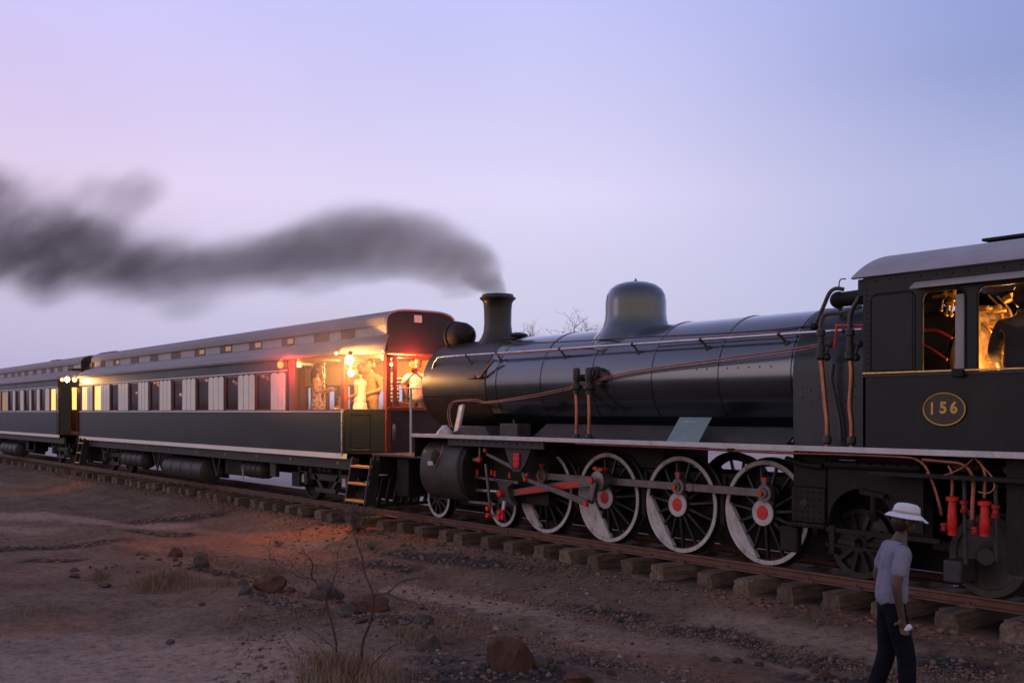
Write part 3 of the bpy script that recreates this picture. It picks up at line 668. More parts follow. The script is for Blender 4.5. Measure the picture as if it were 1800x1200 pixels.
# ---- handrail
HV = 10.13
pts = [P(757, 688, 10.2), P(760, 650, 10.18), P(768, 632, 10.15), P(782, 627, HV)]+[P(780+ (660)*i/6, 627-44*i/6, HV) for i in range(1, 7)]+[P(1515, 579, HV)]
MB().tube(pts, .019, 10, sm=4).build('handrail', M['bright'], loco)
mb = MB()
for px, py in ((820,624.5),(873,621),(984,613.5),(1112,605),(1232,597),(1370,587.5),(1484,581)):
    p = P(px, py, HV); mb.ball(p, .032, n=10, m=8)
    s = V3((p.x+.06, LC-.70, BZ+.36)); mb.cyl(p, s, .013, .018, n=8); mb.cyl(s, s+V3((0,-.02,.01)), .035, n=10)
mb.build('handrail_bracket', GM, loco)['kind'] = 'stuff'
def pipe(name, pts, r, mat, n=8, sm=4): return MB().tube([P(*q) for q in pts], r, n, sm=sm).build(name, mat, loco)
pipe('control_rod', [(905,604,10.28),(1000,600,10.25),(1100,594,10.25),(1315,583,10.28),(1425,572,10.32),(1510,566,10.4)], .010, M['pipe'])
pipe('copper_pipe', [(1150,601,10.2),(1300,588,10.2),(1420,583,10.2),(1440,590,10.18)], .010, M['copper'])
pipe('copper_pipe', [(872,624,10.1),(1000,615,10.12),(1040,613,10.15),(1060,618,10.2)], .010, M['copper'])
pipe('feed_pipe', [(835,662,10.12),(845,662,10.06),(852,652,10.05),(868,632,10.07)], .024, M['copper'])
MB().cyl(P(822,664,10.14), P(836,663,10.08), .03, n=10).build('pipe_union', GM, loco)
# paired oil pipes sweeping along the boiler
for dz in (0, 3.5):
    pipe('oil_pipe', [(792+dz,752,9.86),(787+dz,730,9.88),(790+dz,712,9.95),(802+dz,704+dz*.3,10.0),(838,702+dz,10.05),(856,706+dz*.6,10.06),(930,695+dz,10.03),(1004,680+dz,10.02),(1010,678+dz,9.98)], .0075, M['copper'], sm=5)
    pipe('oil_pipe', [(1040,672+dz,10.0),(1070,661+dz,10.02),(1140,648+dz,10.03),(1300,626+dz*1.5,10.03),(1400,612+dz*1.5,10.03),(1438,605+dz,10.0)], .010, M['copper'], sm=5)
# clack valves and their feed pipes
for k, px in enumerate((1013, 1035)):
    t_ = P(px, 648, 9.95); bt = P(px, 766, 9.95); bt.z = 1.5
    MB().tube([P(px-1, 683, 9.95), P(px+1, 720, 9.95), V3((bt.x, 9.95, bt.z))], .026, 12, sm=4).build('feed_pipe', M['copper'], loco)
    MB().lathe([(.0,.34),(.04,.34),(.055,.31),(.055,.18),(.045,.15),(.05,.1),(.075,.09),(.075,.04),(.045,.02),(.04,-.04)], P(px, 688, 9.95), (0,0,1), 16).build('clack_valve', GM, loco)
    MB().lathe([(.045,0),(.05,.02),(.05,.05),(.035,.07)], (bt.x, 9.95, 1.5), (0,0,1), 12).build('pipe_flange', GM, loco)
    MB().cyl(P(px, 664, 9.95), P(px+18, 664, 10.15), .055, n=12).build('valve_branch', GM, loco)
p = P(1052, 655, 10.08)
mb = MB(); mb.cyl(p, p+V3((0,-.10,0)), .09, n=14); mb.cyl(p+V3((0,-.1,0)), p+V3((0,-.13,0)), .05, n=10); mb.bar(p+V3((.0,-.04,.02)), p+V3((.22,-.0,-.06)), .07, .07); mb.build('check_valve', GM, loco)
# ---- cab-front plumbing
TB = P(1474, 527, 10.45)
mb = MB(); mb.ball(TB, .10, n=18, m=12); mb.cyl(TB, TB+V3((.45,.1,.02)), .085, .095, n=18); mb.cyl(TB+V3((.02,0,-.07)), TB+V3((.02,0,-.16)), .025, n=8); mb.build('turbo_generator', FR, loco)
pipe('steam_pipe', [(1484,509,10.4),(1470,507,10.35),(1458,515,10.3),(1447,540,10.3),(1434,568,10.3)], .024, M['pipe'], 10)
MB().ball(P(1430, 574, 10.28), .045, n=12, m=8).build('pipe_union', FR, loco)
pipe('thin_loop', [(1487,490,10.4),(1478,491,10.38),(1475,498,10.36),(1475,508,10.38)], .007, M['pipe'])
pipe('steam_pipe', [(1442,594,10.0),(1443,572,10.0),(1447,556,10.0),(1458,551,10.02),(1480,549,10.06),(1515,538,10.15)], .025, M['pipe'], 10)
pipe('steam_pipe', [(1494,590,9.92),(1494,560,9.92),(1498,545,9.92),(1506,530,9.92),(1512,521,9.95)], .026, M['pipe'], 10)
for px0, px1, v in ((1443, 1454, 9.92), (1494, 1497, 9.86)):
    bt = P(px1, 775, v); bt.z = 1.5
    MB().tube([P(px0, 628, v), P(px0+3, 660, v), P(px1-3, 715, v), P(px1, 745, v), bt], .027, 12, sm=5).build('copper_feed_pipe', M['copper'], loco)
    MB().lathe([(.03,.20),(.05,.19),(.05,.13),(.035,.12),(.035,.02),(.045,.01),(.045,-.05),(.06,-.06),(.06,-.12),(.03,-.15)], P(px0, 610, v), (0,0,1), 14).build('valve_body', GM, loco)
    MB().lathe([(.03,.02),(.05,.04),(.05,.10),(.035,.12)], (bt.x, v, 1.5), (0,0,1), 12).build('pipe_flange', GM, loco)
    mb = MB(); c_ = P(px0+15, 604, v+.05); mb.ball(c_, .05, n=12, m=8); mb.cyl(c_, c_+V3((0,-.06,-.12)), .02, n=8); mb.ball(c_+V3((-.02,-.02,-.15)), .045, n=10, m=8); mb.build('water_valve', GM, loco)
pipe('drain_pipe', [(1465,640,10.0),(1462,665,10.02),(1468,700,10.04),(1476,745,10.04),(1478,775,10.04)], .022, M['pipe'])
mb = MB(); mb.tube([P(1468,572,9.95), P(1518,572,9.95)], .014, 8); mb.tube([P(1471,572,9.95), P(1470,588,9.95), P(1466,610,9.95)], .014, 8); mb.build('red_control_rod', M['red'], loco)
# ---- cab
CX1 = -4.15; CVN, CVF = 9.64, 12.16
cab = MB(); cab.box(XC, CX1, CVN, CVN+.03, 1.508, 2.245); cab.build('cab_side_sheet', CB, loco)
MB().box(XC, CX1, CVF-.03, CVF, 1.508, 3.3).build('cab_side_sheet', CB, loco)
# beading
mb = MB(); mb.box(XC+.01, CX1, CVN-.028, CVN-.002, 2.275, 2.293); mb.build('cab_beading', M['brass'], loco, bevel=.003)
mb = MB(); mb.box(XC+.005, CX1, CVN-.014, CVN+.03, 2.245, 2.273)
for i in range(18): mb.ball((XC+.08+i*.14, CVN-.014, 2.258), .008, n=6, m=4)
mb.build('cab_sill', GM, loco)
zt = 3.08; ZE = 3.30
def rr(x0, x1, z0, z1, r, k=6):
    o = []
    for cx_, cz_, a0 in ((x1-r, z1-r, 0), (x0+r, z1-r, 90)):
        o += [(cx_+r*math.cos(R_(a0+90*i/k)), cz_+r*math.sin(R_(a0+90*i/k))) for i in range(k+1)]
    return [(x1, z0)]+o+[(x0, z0)]
Wn = [(U(1621, CVN), U(1697, CVN)), (U(1718, CVN), U(1826, CVN))]
BPn = (U(1530, CVN), U(1607, CVN))
# upper side with rounded window openings: built from pillars and header strips with round corner fillets
mb = MB(); xsx = [XC, Wn[0][0], Wn[0][1], Wn[1][0], Wn[1][1], CX1]
for i in (0, 2, 4): mb.box(xsx[i], xsx[i+1], CVN+.001, CVN+.03, 2.273, ZE)
for i in (1, 3): mb.box(xsx[i], xsx[i+1], CVN+.001, CVN+.03, zt-.01, ZE)
for a, bq in Wn:
    for xx, sgn in ((a, 1), (bq, -1)):
        r = .09; pl = [(xx, zt)]+[(xx+sgn*(r-r*math.cos(t)), zt-r+r*math.sin(t)) for t in [math.pi/2*i/6 for i in range(7)]][::-1]
        mb.prism(pl, (0, CVN+.002, 0), ax, (0,0,1), (0,.027,0))
mb.build('cab_window_side', CB, loco)
mb = MB()
for i in range(16): mb.ball((XC+.05, CVN-.001, 2.32+i*.06), .008, n=6, m=4) if i < 15 else None
for i in range(14): mb.ball((XC+.15+i*.17, CVN-.001, 3.24), .009, n=6, m=4)
for i in range(6): mb.ball((XC+.03, CVN-.001, 1.55+i*.12), .008, n=6, m=4)
mb.build('rivet', CB, loco)['kind'] = 'stuff'
for a, bq in Wn:
    o_ = rr(a+.0, bq-.0, 2.29, zt, .09); loop = [V3((x, CVN-.004, z)) for x, z in o_]
    MB().tube(loop, .011, 6).build('window_trim', M['frame'], loco)
o_ = rr(*BPn, 2.30, 3.10, .08); 
MB().tube([V3((x, CVN-.002, z)) for x, z in o_+[o_[0]]], .012, 6).build('panel_beading', CB, loco)
MB().box(BPn[0]+.02, BPn[1]-.02, CVN-.006, CVN, 2.31, 3.08).build('side_panel', CB, loco)
# hinged grey shutter inside the first opening
MB().box(U(1675, CVN), U(1697, CVN), CVN+.035, CVN+.05, 2.29, 3.03).build('window_shutter', M['roofgrey'], loco, bevel=.01)
# rain hood
x0h, x1h = U(1608, CVN), CX1
MB().prism([(0,.0),(-.09,-.055),(-.09,-.075),(0,-.02)], (x0h, CVN-.001, 3.185), (0,1,0), (0,0,1), (x1h-x0h, 0, 0)).build('rain_hood', M['roofgrey'], loco, bevel=.003)
# armrest bracket
p = P(1684, 659, CVN-.03); MB().box(p.x-.06, p.x+.06, CVN-.05, CVN-.0, 2.22, 2.30).build('armrest_bracket', FR, loco, bevel=.006)
# roof
def arc_roof(hw, ze, zt_, k=24):
    return [(LC+hw*math.sin(math.pi/2*(-1+2*i/k)*.999) , zt_-(zt_-ze)*abs(math.sin(math.pi/2*(-1+2*i/k)))**2.9) for i in range(k+1)]
RX0 = U(1496, 9.6)
out = arc_roof(1.31, 3.29, 3.63); inn = arc_roof(1.27, 3.28, 3.60)
mb = MB(); vs = []; k = len(out)
for x in (RX0, CX1+.2):
    vs += [V3((x, y, z)) for y, z in out]+[V3((x, y, z)) for y, z in inn]
f = []
for i in range(k-1):
    f += [(i, i+1, 2*k+i+1, 2*k+i), (k+i, 3*k+i, 3*k+i+1, k+i+1), (i, k+i, k+i+1, i+1), (2*k+i, 2*k+i+1, 3*k+i+1, 3*k+i)]
f += [(0, 2*k, 3*k, k), (k-1, 2*k-1, 4*k-1, 3*k-1)]
mb.add(vs, f); mb.build('cab_roof', M['roofgrey'], loco)
for x in (U(1700, 10.2), ):
    mb = MB(); mb.box(x-.0, CX1+.1, LC-.42, LC+.42, 3.645, 3.675); mb.box(x+.04, CX1+.1, LC-.36, LC+.36, 3.58, 3.645); mb.build('roof_ventilator', FR, loco, bevel=.006)
# cab front plate with gap around firebox
mb = MB(); mb.box(XC, XC+.03, CVN, LC-BR-.02, 1.508, 3.28); mb.box(XC, XC+.03, LC+BR+.02, CVF, 1.508, 3.28)
mb.prism(arc_roof(1.25, 3.1, 3.59), (XC, 0, 0), (0,1,0), (0,0,1), (.03,0,0)); mb.build('cab_front_plate', CB, loco)
MB().box(RX0+.01, XC, 9.70, 10.3, 3.10, 3.285).build('front_locker', CB, loco, bevel=.01)
MB().box(XC+.03, CX1, CVN+.03, CVF-.03, 1.22, 1.26).build('cab_floor', FR, loco)
# backhead inside, lit by the fire
bh = pm('backhead_brown_metal', (.70,.48,.24), .34, metal=.25, var=.3, scale=8, bump=.8, bscale=16, wear=(.09,.045,.02), wearamt=.8)
fbx(XC+.03, -5.98, .66, 1.26).build('firebox_wrapper', FR, loco)
fbx(-5.98, -5.72, .67, 1.26).build('backhead', bh, loco, bevel=.10)
mb = MB(); rnd = random.Random(5)
for i in range(16):
    p = V3((-5.72+rnd.uniform(0,.12), LC+rnd.uniform(-.55,.5), rnd.uniform(2.3,2.95)))
    mb.cyl(p, p+V3((rnd.uniform(.05,.14), rnd.uniform(-.05,.05), rnd.uniform(-.02,.02))), rnd.uniform(.02,.05), n=10)
    if i % 3 == 0: mb.tube([p, p+V3((.1,0,.1)), p+V3((.12,-.1,.25)), p+V3((.0,-.12,.4))], .012, 6, sm=3)
split_build(mb, 'backhead_fitting', M['brass'], loco)
mb = MB()
for (px, py, v, r) in ((1662,520,10.2,.045),(1668,535,10.2,.04),(1676,525,10.2,.04),(1664,552,10.15,.028),(1672,553,10.15,.028),(1655,545,10.25,.02),(1683,545,10.1,.025)):
    p = P(px, py, v); mb.ball(p, r, n=10, m=8); mb.cyl(p, p+V3((0,.03,.12)), r*.5, n=8)
mb.tube([P(1640,522,10.2), P(1665,520,10.2), P(1690,530,10.15)], .014, 8, sm=3)
split_build(mb, 'manifold_valve', M['brass'], loco)
mb = MB(); mb.tube([P(1622,580,9.95), P(1645,580,9.95), P(1674,594,9.95)], .012, 8, sm=3); mb.tube([P(1622,605,9.95), P(1640,615,9.95), P(1665,632,9.95)], .012, 8, sm=3); split_build(mb, 'regulator_lever', M['reddark'], loco)
pipe('gauge_lamp', [(1772,520,10.3),(1776,528,10.3)], .06, M['brass'])
MB().ball(P(1793, 512, 10.35), .06, n=12, m=8).build('lubricator_glass', emis('oil_lamp_flame', (1,.45,.12), 9), loco)
MB().ball(P(1775, 524, 10.5), .035, n=12, m=8).build('gauge_glass', emis('gauge_glass_glow', (1,.5,.15), 7), loco)
# ---- number plate
pc = P(1660, 719, CVN-.006); a_, b_ = .225, .163
el = [(a_*math.cos(2*math.pi*i/64), b_*math.sin(2*math.pi*i/64)) for i in range(64)]
plate = MB().prism(el, (pc.x, CVN-.012, pc.z), ax, (0,0,1), (0,.012,0)).build('number_plate', M['plateback'], loco)
MB().tube([V3((pc.x+(a_-.006)*math.cos(2*math.pi*i/64), CVN-.014, pc.z+(b_-.006)*math.sin(2*math.pi*i/64))) for i in range(65)], .0075, 6).build('plate_rim', M['plateyellow'], plate)
def text_mesh(name, s, size, cx_, cz_, y, mat, parent, arch=0, ext=.003, bold=0, sp=1.0, xs=1.0):
    """raised lettering in the x-z plane, read from the camera side"""
    allv, allf = [], []
    items = [(s, 0, 0, 0)]
    if arch:
        items = []; w = size*.72*sp*xs
        for i, ch_ in enumerate(s):
            o = (i-(len(s)-1)/2)*w; ang = o/abs(arch); sg = 1 if arch > 0 else -1
            items.append((ch_, abs(arch)*math.sin(ang), sg*(abs(arch)*math.cos(ang)-abs(arch)), -ang*sg))
    for tx, ox, oz, an in items:
        cu = bpy.data.curves.new('t', 'FONT'); cu.body = tx; cu.size = size; cu.align_x = 'CENTER'; cu.align_y = 'CENTER'; cu.extrude = ext; cu.offset = bold; cu.space_character = sp; cu.resolution_u = 4
        ob = bpy.data.objects.new('t', cu); C.objects.link(ob); dg = bpy.context.evaluated_depsgraph_get(); me = bpy.data.meshes.new_from_object(ob.evaluated_get(dg))
        n = len(allv)
        for v in me.vertices:
            x_, z_ = v.co.x*xs, v.co.y; xr = x_*math.cos(an)-z_*math.sin(an); zr = x_*math.sin(an)+z_*math.cos(an)
            allv.append(V3((cx_+ox+xr, y-v.co.z, cz_+oz+zr)))
        allf += [tuple(i+n for i in p_.vertices) for p_ in me.polygons]
        bpy.data.objects.remove(ob); bpy.data.curves.remove(cu)
    q = MB(); q.V = [tuple(v) for v in allv]; q.F = allf
    return q.build(name, mat, parent, smooth=False, recalc=False)
for ch_, ox in (('5', -.005), ('6', .105)):
    text_mesh('plate_digit', ch_, .155, pc.x+ox, pc.z+.01, CVN-.016, M['plateyellow'], plate, bold=.006)
MB().box(pc.x-.135, pc.x-.112, CVN-.020, CVN-.013, pc.z-.053, pc.z+.068).build('plate_digit', M['plateyellow'], plate)
text_mesh('plate_text', 'ZAMBEZI', .036, pc.x-.005, pc.z+.113, CVN-.014, M['platetext'], plate, arch=.42)
text_mesh('plate_text', '12TH CLASS', .028, pc.x, pc.z-.078, CVN-.014, M['platetext'], plate)
text_mesh('plate_text', 'SAWMILLS', .034, pc.x-.005, pc.z-.112, CVN-.014, M['platetext'], plate, arch=-.5)
# ---- cylinders
cu0, cu1 = U(737, 9.66), U(803, 9.66); cc = V3((0, 10.10, .86))
mb = MB()
poly = []
for i in range(20):   # lower round, upper valve chest round
    t_ = math.pi*i/19; poly.append((-.43*math.sin(t_)*1.0-.0, -.43*math.cos(t_)))
poly = [(-.0,-.46),(-.16,-.45),(-.30,-.36),(-.40,-.22),(-.44,-.05),(-.44,.12),(-.42,.26),(-.36,.40),(-.26,.49),(-.1,.53),(.3,.53),(.3,-.46)]
mb.prism(poly, (cu0, cc.y, cc.z), (0,1,0), (0,0,1), (cu1-cu0, 0, 0)); cyl_o = mb.build('cylinder_block', GM, loco, bevel=.03)
mb.__init__(); poly2 = [(y*.94, z*.94) for y, z in poly]; mb.prism(poly2, (cu1, cc.y, cc.z), (0,1,0), (0,0,1), (.12,0,0))
mb.build('cylinder_rear_cover', FR, loco, bevel=.01)
p = P(761, 803, 9.62); mb = MB()
mb.lathe([(0,.02),(.10,.02),(.12,.012),(.125,0)], (p.x, 9.672, p.z), (0,-1,0), 28, ref=(1,0,0))
for i in range(10): a = 2*math.pi*i/10; mb.ball((p.x+.1*math.cos(a), 9.65, p.z+.1*math.sin(a)), .01, n=6, m=4)
mb.build('inspection_cover', FR, loco)
pipe('drain_tube', [(779,783,9.7),(774,800,9.64),(768,815,9.64),(764,822,9.66)], .009, M['copper'])
MB().box(cu0+.3, cu0+.45, 9.635, 9.66, .98, 1.05).build('makers_plate', M['whitepaint'], loco)
MB().box(cu0, cu1+.1, LC+.35, LC+1.22, .42, 1.36).build('cylinder_block', GM, loco, bevel=.12)
# front platform, step, guard irons, pilot bars, buffer beam
fp0 = U(652, 9.7)
MB().box(fp0, cu0, 9.72, 12.08, 1.075, 1.115).build('front_platform', GM, loco, bevel=.004)
mb = MB(); mb.tube([(fp0+.02, 9.74, 1.09), (fp0+.02, 9.74, .72)], .012, 8); mb.build('step_hanger', M['copper'], loco)
mb = MB(); mb.box(fp0-.02, fp0+.34, 9.68, 9.85, .72, .735); mb.box(fp0-.08, fp0+.1, 9.62, 9.7, .585, .6); split_build(mb, 'front_step', M['whitepaint'], loco)
MB().box(fp0+.1, fp0+.22, 9.75, 12.05, .68, 1.075).build('buffer_beam', FR, loco, bevel=.01)
mb = MB()
for i in range(13):
    y = 9.85+i*.17; mb.bar((fp0+.22, y, .74), (fp0-.0, y, .16), .05, .06, up=(0,1,0))
mb.box(fp0-.06, fp0+.04, 9.8, 12.0, .12, .18); split_build(mb, 'pilot_bar', FR, loco)
MB().box(fp0+.5, fp0+.9, 9.95, 11.85, .35, 1.05).build('bogie_frame', FR, loco, bevel=.02)
# coupler and hose
MB().box(fp0-.5, fp0+.1, LC-.1, LC+.1, .72, .95).build('coupler', FR, loco, bevel=.03)
# ---- frames & shadows beneath
MB().box(-16.3, -7.7, 10.48, 10.52, .52, 1.08).build('main_frame', FR, loco)
MB().box(-16.3, -4.2, 10.9, 10.95, .10, 1.04).build('centre_stretcher', FR, loco)
MB().box(-16.3, -7.7, 11.28, 11.32, .52, 1.08).build('main_frame', FR, loco)
mb = MB()
x_a, x_b = U(1000, 10.5), U(1228, 10.5)
mb.box(XF+.3, x_a, 10.2, 11.6, 1.2, 1.5); mb.box(x_a, x_b-.6, 10.45, 11.35, 1.1, 1.5); 
mb.build('frame_stay', FR, loco)
# bracket strip behind board edge over the motion
a_ = U(790, 9.75); b_ = U(958, 9.75)
mb = MB(); mb.box(a_, b_, 9.72, 9.76, 1.33, 1.448)
for i in range(14): mb.ball((a_+.1+i*(b_-a_-.2)/13, 9.715, 1.40), .014, n=6, m=4)
mb.build('board_bracket', GM, loco)
# ---- driving wheels
DR = .648; WX = [-12.66, -11.235, -9.805, -8.38]
tyre_m = pm('wheel_black', (.011,.011,.012), .48, var=.3, scale=6, wear=(.07,.055,.05), wearamt=.4)
def driver(x, y, sgn, big, crank_a):
    """sgn -1: near side (outer face towards camera)"""
    o3 = V3((x, y, DR)); n = sgn
    d = lambda h: h*n   # outwards
    t_ = MB().lathe([(DR-.075,.0),(DR-.005,.0),(DR,-.006),(DR,-.10),(DR+.028,-.115),(DR+.028,-.135),(DR-.09,-.135)], o3, (0, n, 0), 72).build('driving_wheel', tyre_m, loco, org=o3)
    MB().lathe([(DR-.060,.002),(DR-.058,.006),(DR-.008,.006),(DR-.006,.002)], o3, (0, n, 0), 72).build('tyre_face', M['whitepaint'], t_)
    mb = MB()
    for k in range(15):
        a = 2*math.pi*k/15+.1; e = V3((math.cos(a), 0, math.sin(a))); f_ = V3((-math.sin(a), 0, math.cos(a)))
        p0 = o3+e*.12+V3((0, d(.02), 0)); p1 = o3+e*(DR-.07)+V3((0, d(-.04), 0))
        A = [p0+f_*.022, p0-f_*.022, p0-f_*.022-V3((0,d(.07),0)), p0+f_*.022-V3((0,d(.07),0))]; Bq = [p1+f_*.014, p1-f_*.014, p1-f_*.014-V3((0,d(.04),0)), p1+f_*.014-V3((0,d(.04),0))]
        mb.add(A+Bq, [(0,1,5,4),(1,2,6,5),(2,3,7,6),(3,0,4,7)])
    split_build(mb, 'spoke', tyre_m, t_, bevel=.006)
    cr = V3((math.cos(crank_a), 0, math.sin(crank_a)))*.285
    mb = MB(); mb.lathe([(0,.055),(.16,.055),(.165,.045),(.165,-.09)], o3, (0,n,0), 28)
    mb.lathe([(0,.06),(.09,.06),(.10,.05),(.10,-.05)], o3+cr, (0,n,0), 24); mb.bar(o3+V3((0,d(.01),0)), o3+cr+V3((0,d(.01),0)), .17, .08, up=(0,1,0))
    mb.build('hub', tyre_m, t_)
    MB().lathe([(.06,.065),(.158,.065),(.163,.052)], o3, (0,n,0), 32).build('hub_ring', M['whitepaint'], t_)
    mb = MB(); mb.lathe([(.0,.078),(.012,.078),(.014,.072),(.085,.072),(.09,.062)], o3, (0,n,0), 32); mb.build('hub_cap', M['red'], t_)
    # counterweight opposite the crank
    r = DR-.061; half = R_(62 if big else 43); c0 = crank_a+math.pi-R_(28)
    arc = [(r*math.cos(c0-half+2*half*i/20), r*math.sin(c0-half+2*half*i/20)) for i in range(21)]
    pl = [(q[0], q[1]) for q in arc]
    MB().prism(pl, o3+V3((0, d(.004), 0)), (1,0,0), (0,0,1), (0, d(-.07), 0)).build('counterweight', M['whitepaint'], t_, bevel=.006)
    return t_
CA_ = R_(62)
for i, x in enumerate(WX): driver(x, 10.30, -1, i == 1, CA_)
for i, x in enumerate(WX): driver(x, 11.50, 1, i == 1, CA_+math.pi/2)
mb = MB()
for x in WX: mb.cyl((x, 10.3, DR), (x, 11.5, DR), .09, n=16)
split_build(mb, 'axle', FR, loco)
# brake gear
mb = MB()
for x in WX:
    xb = x+.715; mb.bar((xb, 10.38, 1.05), (xb-.02, 10.38, .42), .05, .05, up=(0,1,0)); mb.box(xb-.055, xb+.02, 10.33, 10.45, .45, .85)
split_build(mb, 'brake_hanger', FR, loco)
# rods
pin = [V3((x+.285*math.cos(CA_), 0, DR+.285*math.sin(CA_))) for x in WX]
SV = 10.13
def rodplate(name, p0, p1, w0, w1, y, th, mat, par=loco):
    p0, p1 = V3(p0), V3(p1); p0.y = p1.y = y; d_ = (p1-p0).normalized(); n_ = V3((-d_.z, 0, d_.x))
    q = MB(); A = [p0+n_*w0/2, p0-n_*w0/2, p1-n_*w1/2, p1+n_*w1/2]; q.add(A+[a+V3((0,th,0)) for a in A], [(0,1,2,3),(4,7,6,5),(0,4,5,1),(1,5,6,2),(2,6,7,3),(3,7,4,0)])
    return q.build(name, mat, par, bevel=.005)
for i in range(3): rodplate('coupling_rod', pin[i]+V3((.05,0,0)), pin[i+1]-V3((.05,0,0)), .10, .10, SV, .045, M['steel'])
for i in range(4):
    p = V3((pin[i].x, SV, pin[i].z)); mb = MB()
    mb.lathe([(0,.05),(.05,.05),(.06,.03),(.105,.03),(.11,.02),(.11,-.05)], p, (0,-1,0), 28); mb.lathe([(.05,-.04),(.05,-.15)], p, (0,-1,0), 16); mb.cyl(p, p+V3((0,.14,0)), .055, n=16)
    mb.box(p.x-.03, p.x+.03, SV-.03, SV+.01, p.z+.1, p.z+.16)
    bo = mb.build('rod_bearing', M['steel'], loco)
    MB().box(p.x-.038, p.x+.038, SV-.035, SV+.015, p.z+.15, p.z+.19).build('oil_cup', M['red'], bo)
    MB().cyl(p+V3((-.03,-.052,0)), p+V3((-.03,-.075,0)), .032, n=14).build('pin_cap', M['red'], bo)
mb = MB(); p = V3((pin[2].x+.20, SV-.01, pin[2].z)); mb.cyl(p, p+V3((0,.06,0)), .055, n=14); mb.build('knuckle_pin', M['steel'], loco)
# main connecting rod
MV = 10.0
xh = P(886, 868, MV); bigp = V3((pin[1].x, MV, pin[1].z))
main = rodplate('connecting_rod', xh, bigp+V3((-.1,0,0)), .10, .135, MV, .05, M['steel'])
p0 = xh.lerp(bigp, .16); p1 = xh.lerp(bigp, .80)
rodplate('rod_flute', p0, p1, .06, .085, MV-.004, .01, M['red'], main)
mb = MB(); mb.lathe([(0,.04),(.12,.04),(.145,.03),(.145,-.06)], bigp, (0,-1,0), 32); mb.cyl(bigp, bigp+V3((0,.15,0)), .07, n=16); mb.box(bigp.x-.05,bigp.x+.05, MV-.02, MV+.05, bigp.z+.12, bigp.z+.17)
be = mb.build('big_end', M['steel'], loco)
mb = MB(); mb.box(bigp.x-.09, bigp.x-.01, MV-.03, MV+.03, bigp.z+.16, bigp.z+.20); mb.box(bigp.x+.02, bigp.x+.1, MV-.03, MV+.03, bigp.z+.15, bigp.z+.19); split_build(mb, 'oil_cup', M['red'], be)
# return crank and eccentric rod
RC = P(1036, 884, 9.9)
rodplate('return_crank', bigp+V3((0,0,0)), RC, .12, .09, 9.90, .05, M['steel'])
MB().cyl((bigp.x-.03, 9.9, bigp.z+.02), (bigp.x-.03, 9.865, bigp.z+.02), .045, n=16).build('crank_cap', M['red'], loco)
EP = P(925, 842, 9.86)
rodplate('eccentric_rod', RC, EP, .10, .055, 9.85, .045, M['steel'])
mb = MB(); mb.cyl((RC.x, 9.86, RC.z), (RC.x, 9.81, RC.z), .035, n=14); mb.cyl((EP.x, 9.86, EP.z), (EP.x, 9.82, EP.z), .028, n=12); q = P(928, 834, 9.86); mb.cyl((q.x, 9.86, q.z), (q.x, 9.82, q.z), .025, n=12); split_build(mb, 'motion_pin', M['red'], loco)
# expansion link bracket with red cover
a_ = P(912, 783, 9.83)
pl = [P(888,782,9.83),P(938,783,9.83),P(926,815,9.83),P(917,829,9.83),P(904,829,9.83),P(897,812,9.83)]
MB().prism([(p.x, p.z) for p in pl], (0, 9.80, 0), (1,0,0), (0,0,1), (0,.05,0)).build('link_bracket', GM, loco, bevel=.004)
p = P(907.5, 809, 9.78); mb = MB(); mb.box(p.x-.075, p.x+.075, 9.765, 9.80, p.z-.115, p.z+.115); lc = mb.build('link_cover', M['red'], loco, bevel=.015)
mb = MB()
for sx in (-1, 1):
    for sz in (-1, 0, 1): mb.cyl((p.x+sx*.045, 9.765, p.z+sz*.075), (p.x+sx*.045, 9.755, p.z+sz*.075), .012, n=8)
split_build(mb, 'cover_bolt', M['reddark'], lc)
rodplate('expansion_link', P(905,790,9.87), P(922,845,9.87), .06, .05, 9.87, .05, M['steel'])
rodplate('radius_rod', P(856,797,9.9), P(908,824,9.9), .05, .065, 9.88, .03, M['steel'])
rodplate('lifting_link', P(844,785,9.86), P(844,805,9.86), .04, .04, 9.84, .03, M['steel'])
mb = MB(); q = P(844,807,9.84); mb.cyl((q.x, 9.85, q.z), (q.x, 9.80, q.z), .045, n=14); q = P(852,791,9.84); mb.cyl((q.x, 9.87, q.z), (q.x, 9.83, q.z), .035, n=14); split_build(mb, 'motion_pin', M['red'], loco)
mb = MB(); mb.cyl(P(812,805,9.9), P(843,807,9.9), .018, n=10); mb.cyl(P(833,808,9.88), P(843,808,9.88), .035, n=10); mb.build('valve_spindle', M['bright'], loco)
rodplate('combination_lever', P(854,815,9.84), P(862,890,9.84), .045, .04, 9.82, .035, M['steel'])
# slide bars, crosshead, piston rod
mb = MB(); mb.bar(P(826,837,9.95), P(912,848,9.95), .05, .045); mb.build('slide_bar', M['steel'], loco, bevel=.004)
mb = MB(); mb.bar(P(826,881,9.95), P(872,886,9.95), .05, .045); mb.build('slide_bar', M['steel'], loco, bevel=.004)
MB().cyl(P(826,860,9.98), P(880,864,9.98), .032, n=14).build('piston_rod', M['bright'], loco)
ch0 = P(885, 866, 9.96)
mb = MB(); pl = [P(872,842,9.93),P(906,846,9.93),P(892,857,9.93),P(896,874,9.93),P(905,888,9.93),P(876,884,9.93),P(879,858,9.93)]
mb.prism([(p.x, p.z) for p in pl], (0, 9.92, 0), (1,0,0), (0,0,1), (0,.1,0)); mb.build('crosshead', GM, loco, bevel=.006)
mb = MB(); mb.cyl((ch0.x, 9.93, ch0.z), (ch0.x, 9.86, ch0.z), .055, n=18); mb.build('crosshead_pin', M['red'], loco)
mb = MB()
for px, py in ((839,830),(864,830),(870,832),(896,835)): p = P(px, py, 9.93); mb.cyl(p-V3((0,0,.045)), p+V3((0,0,.045)), .022, n=10)
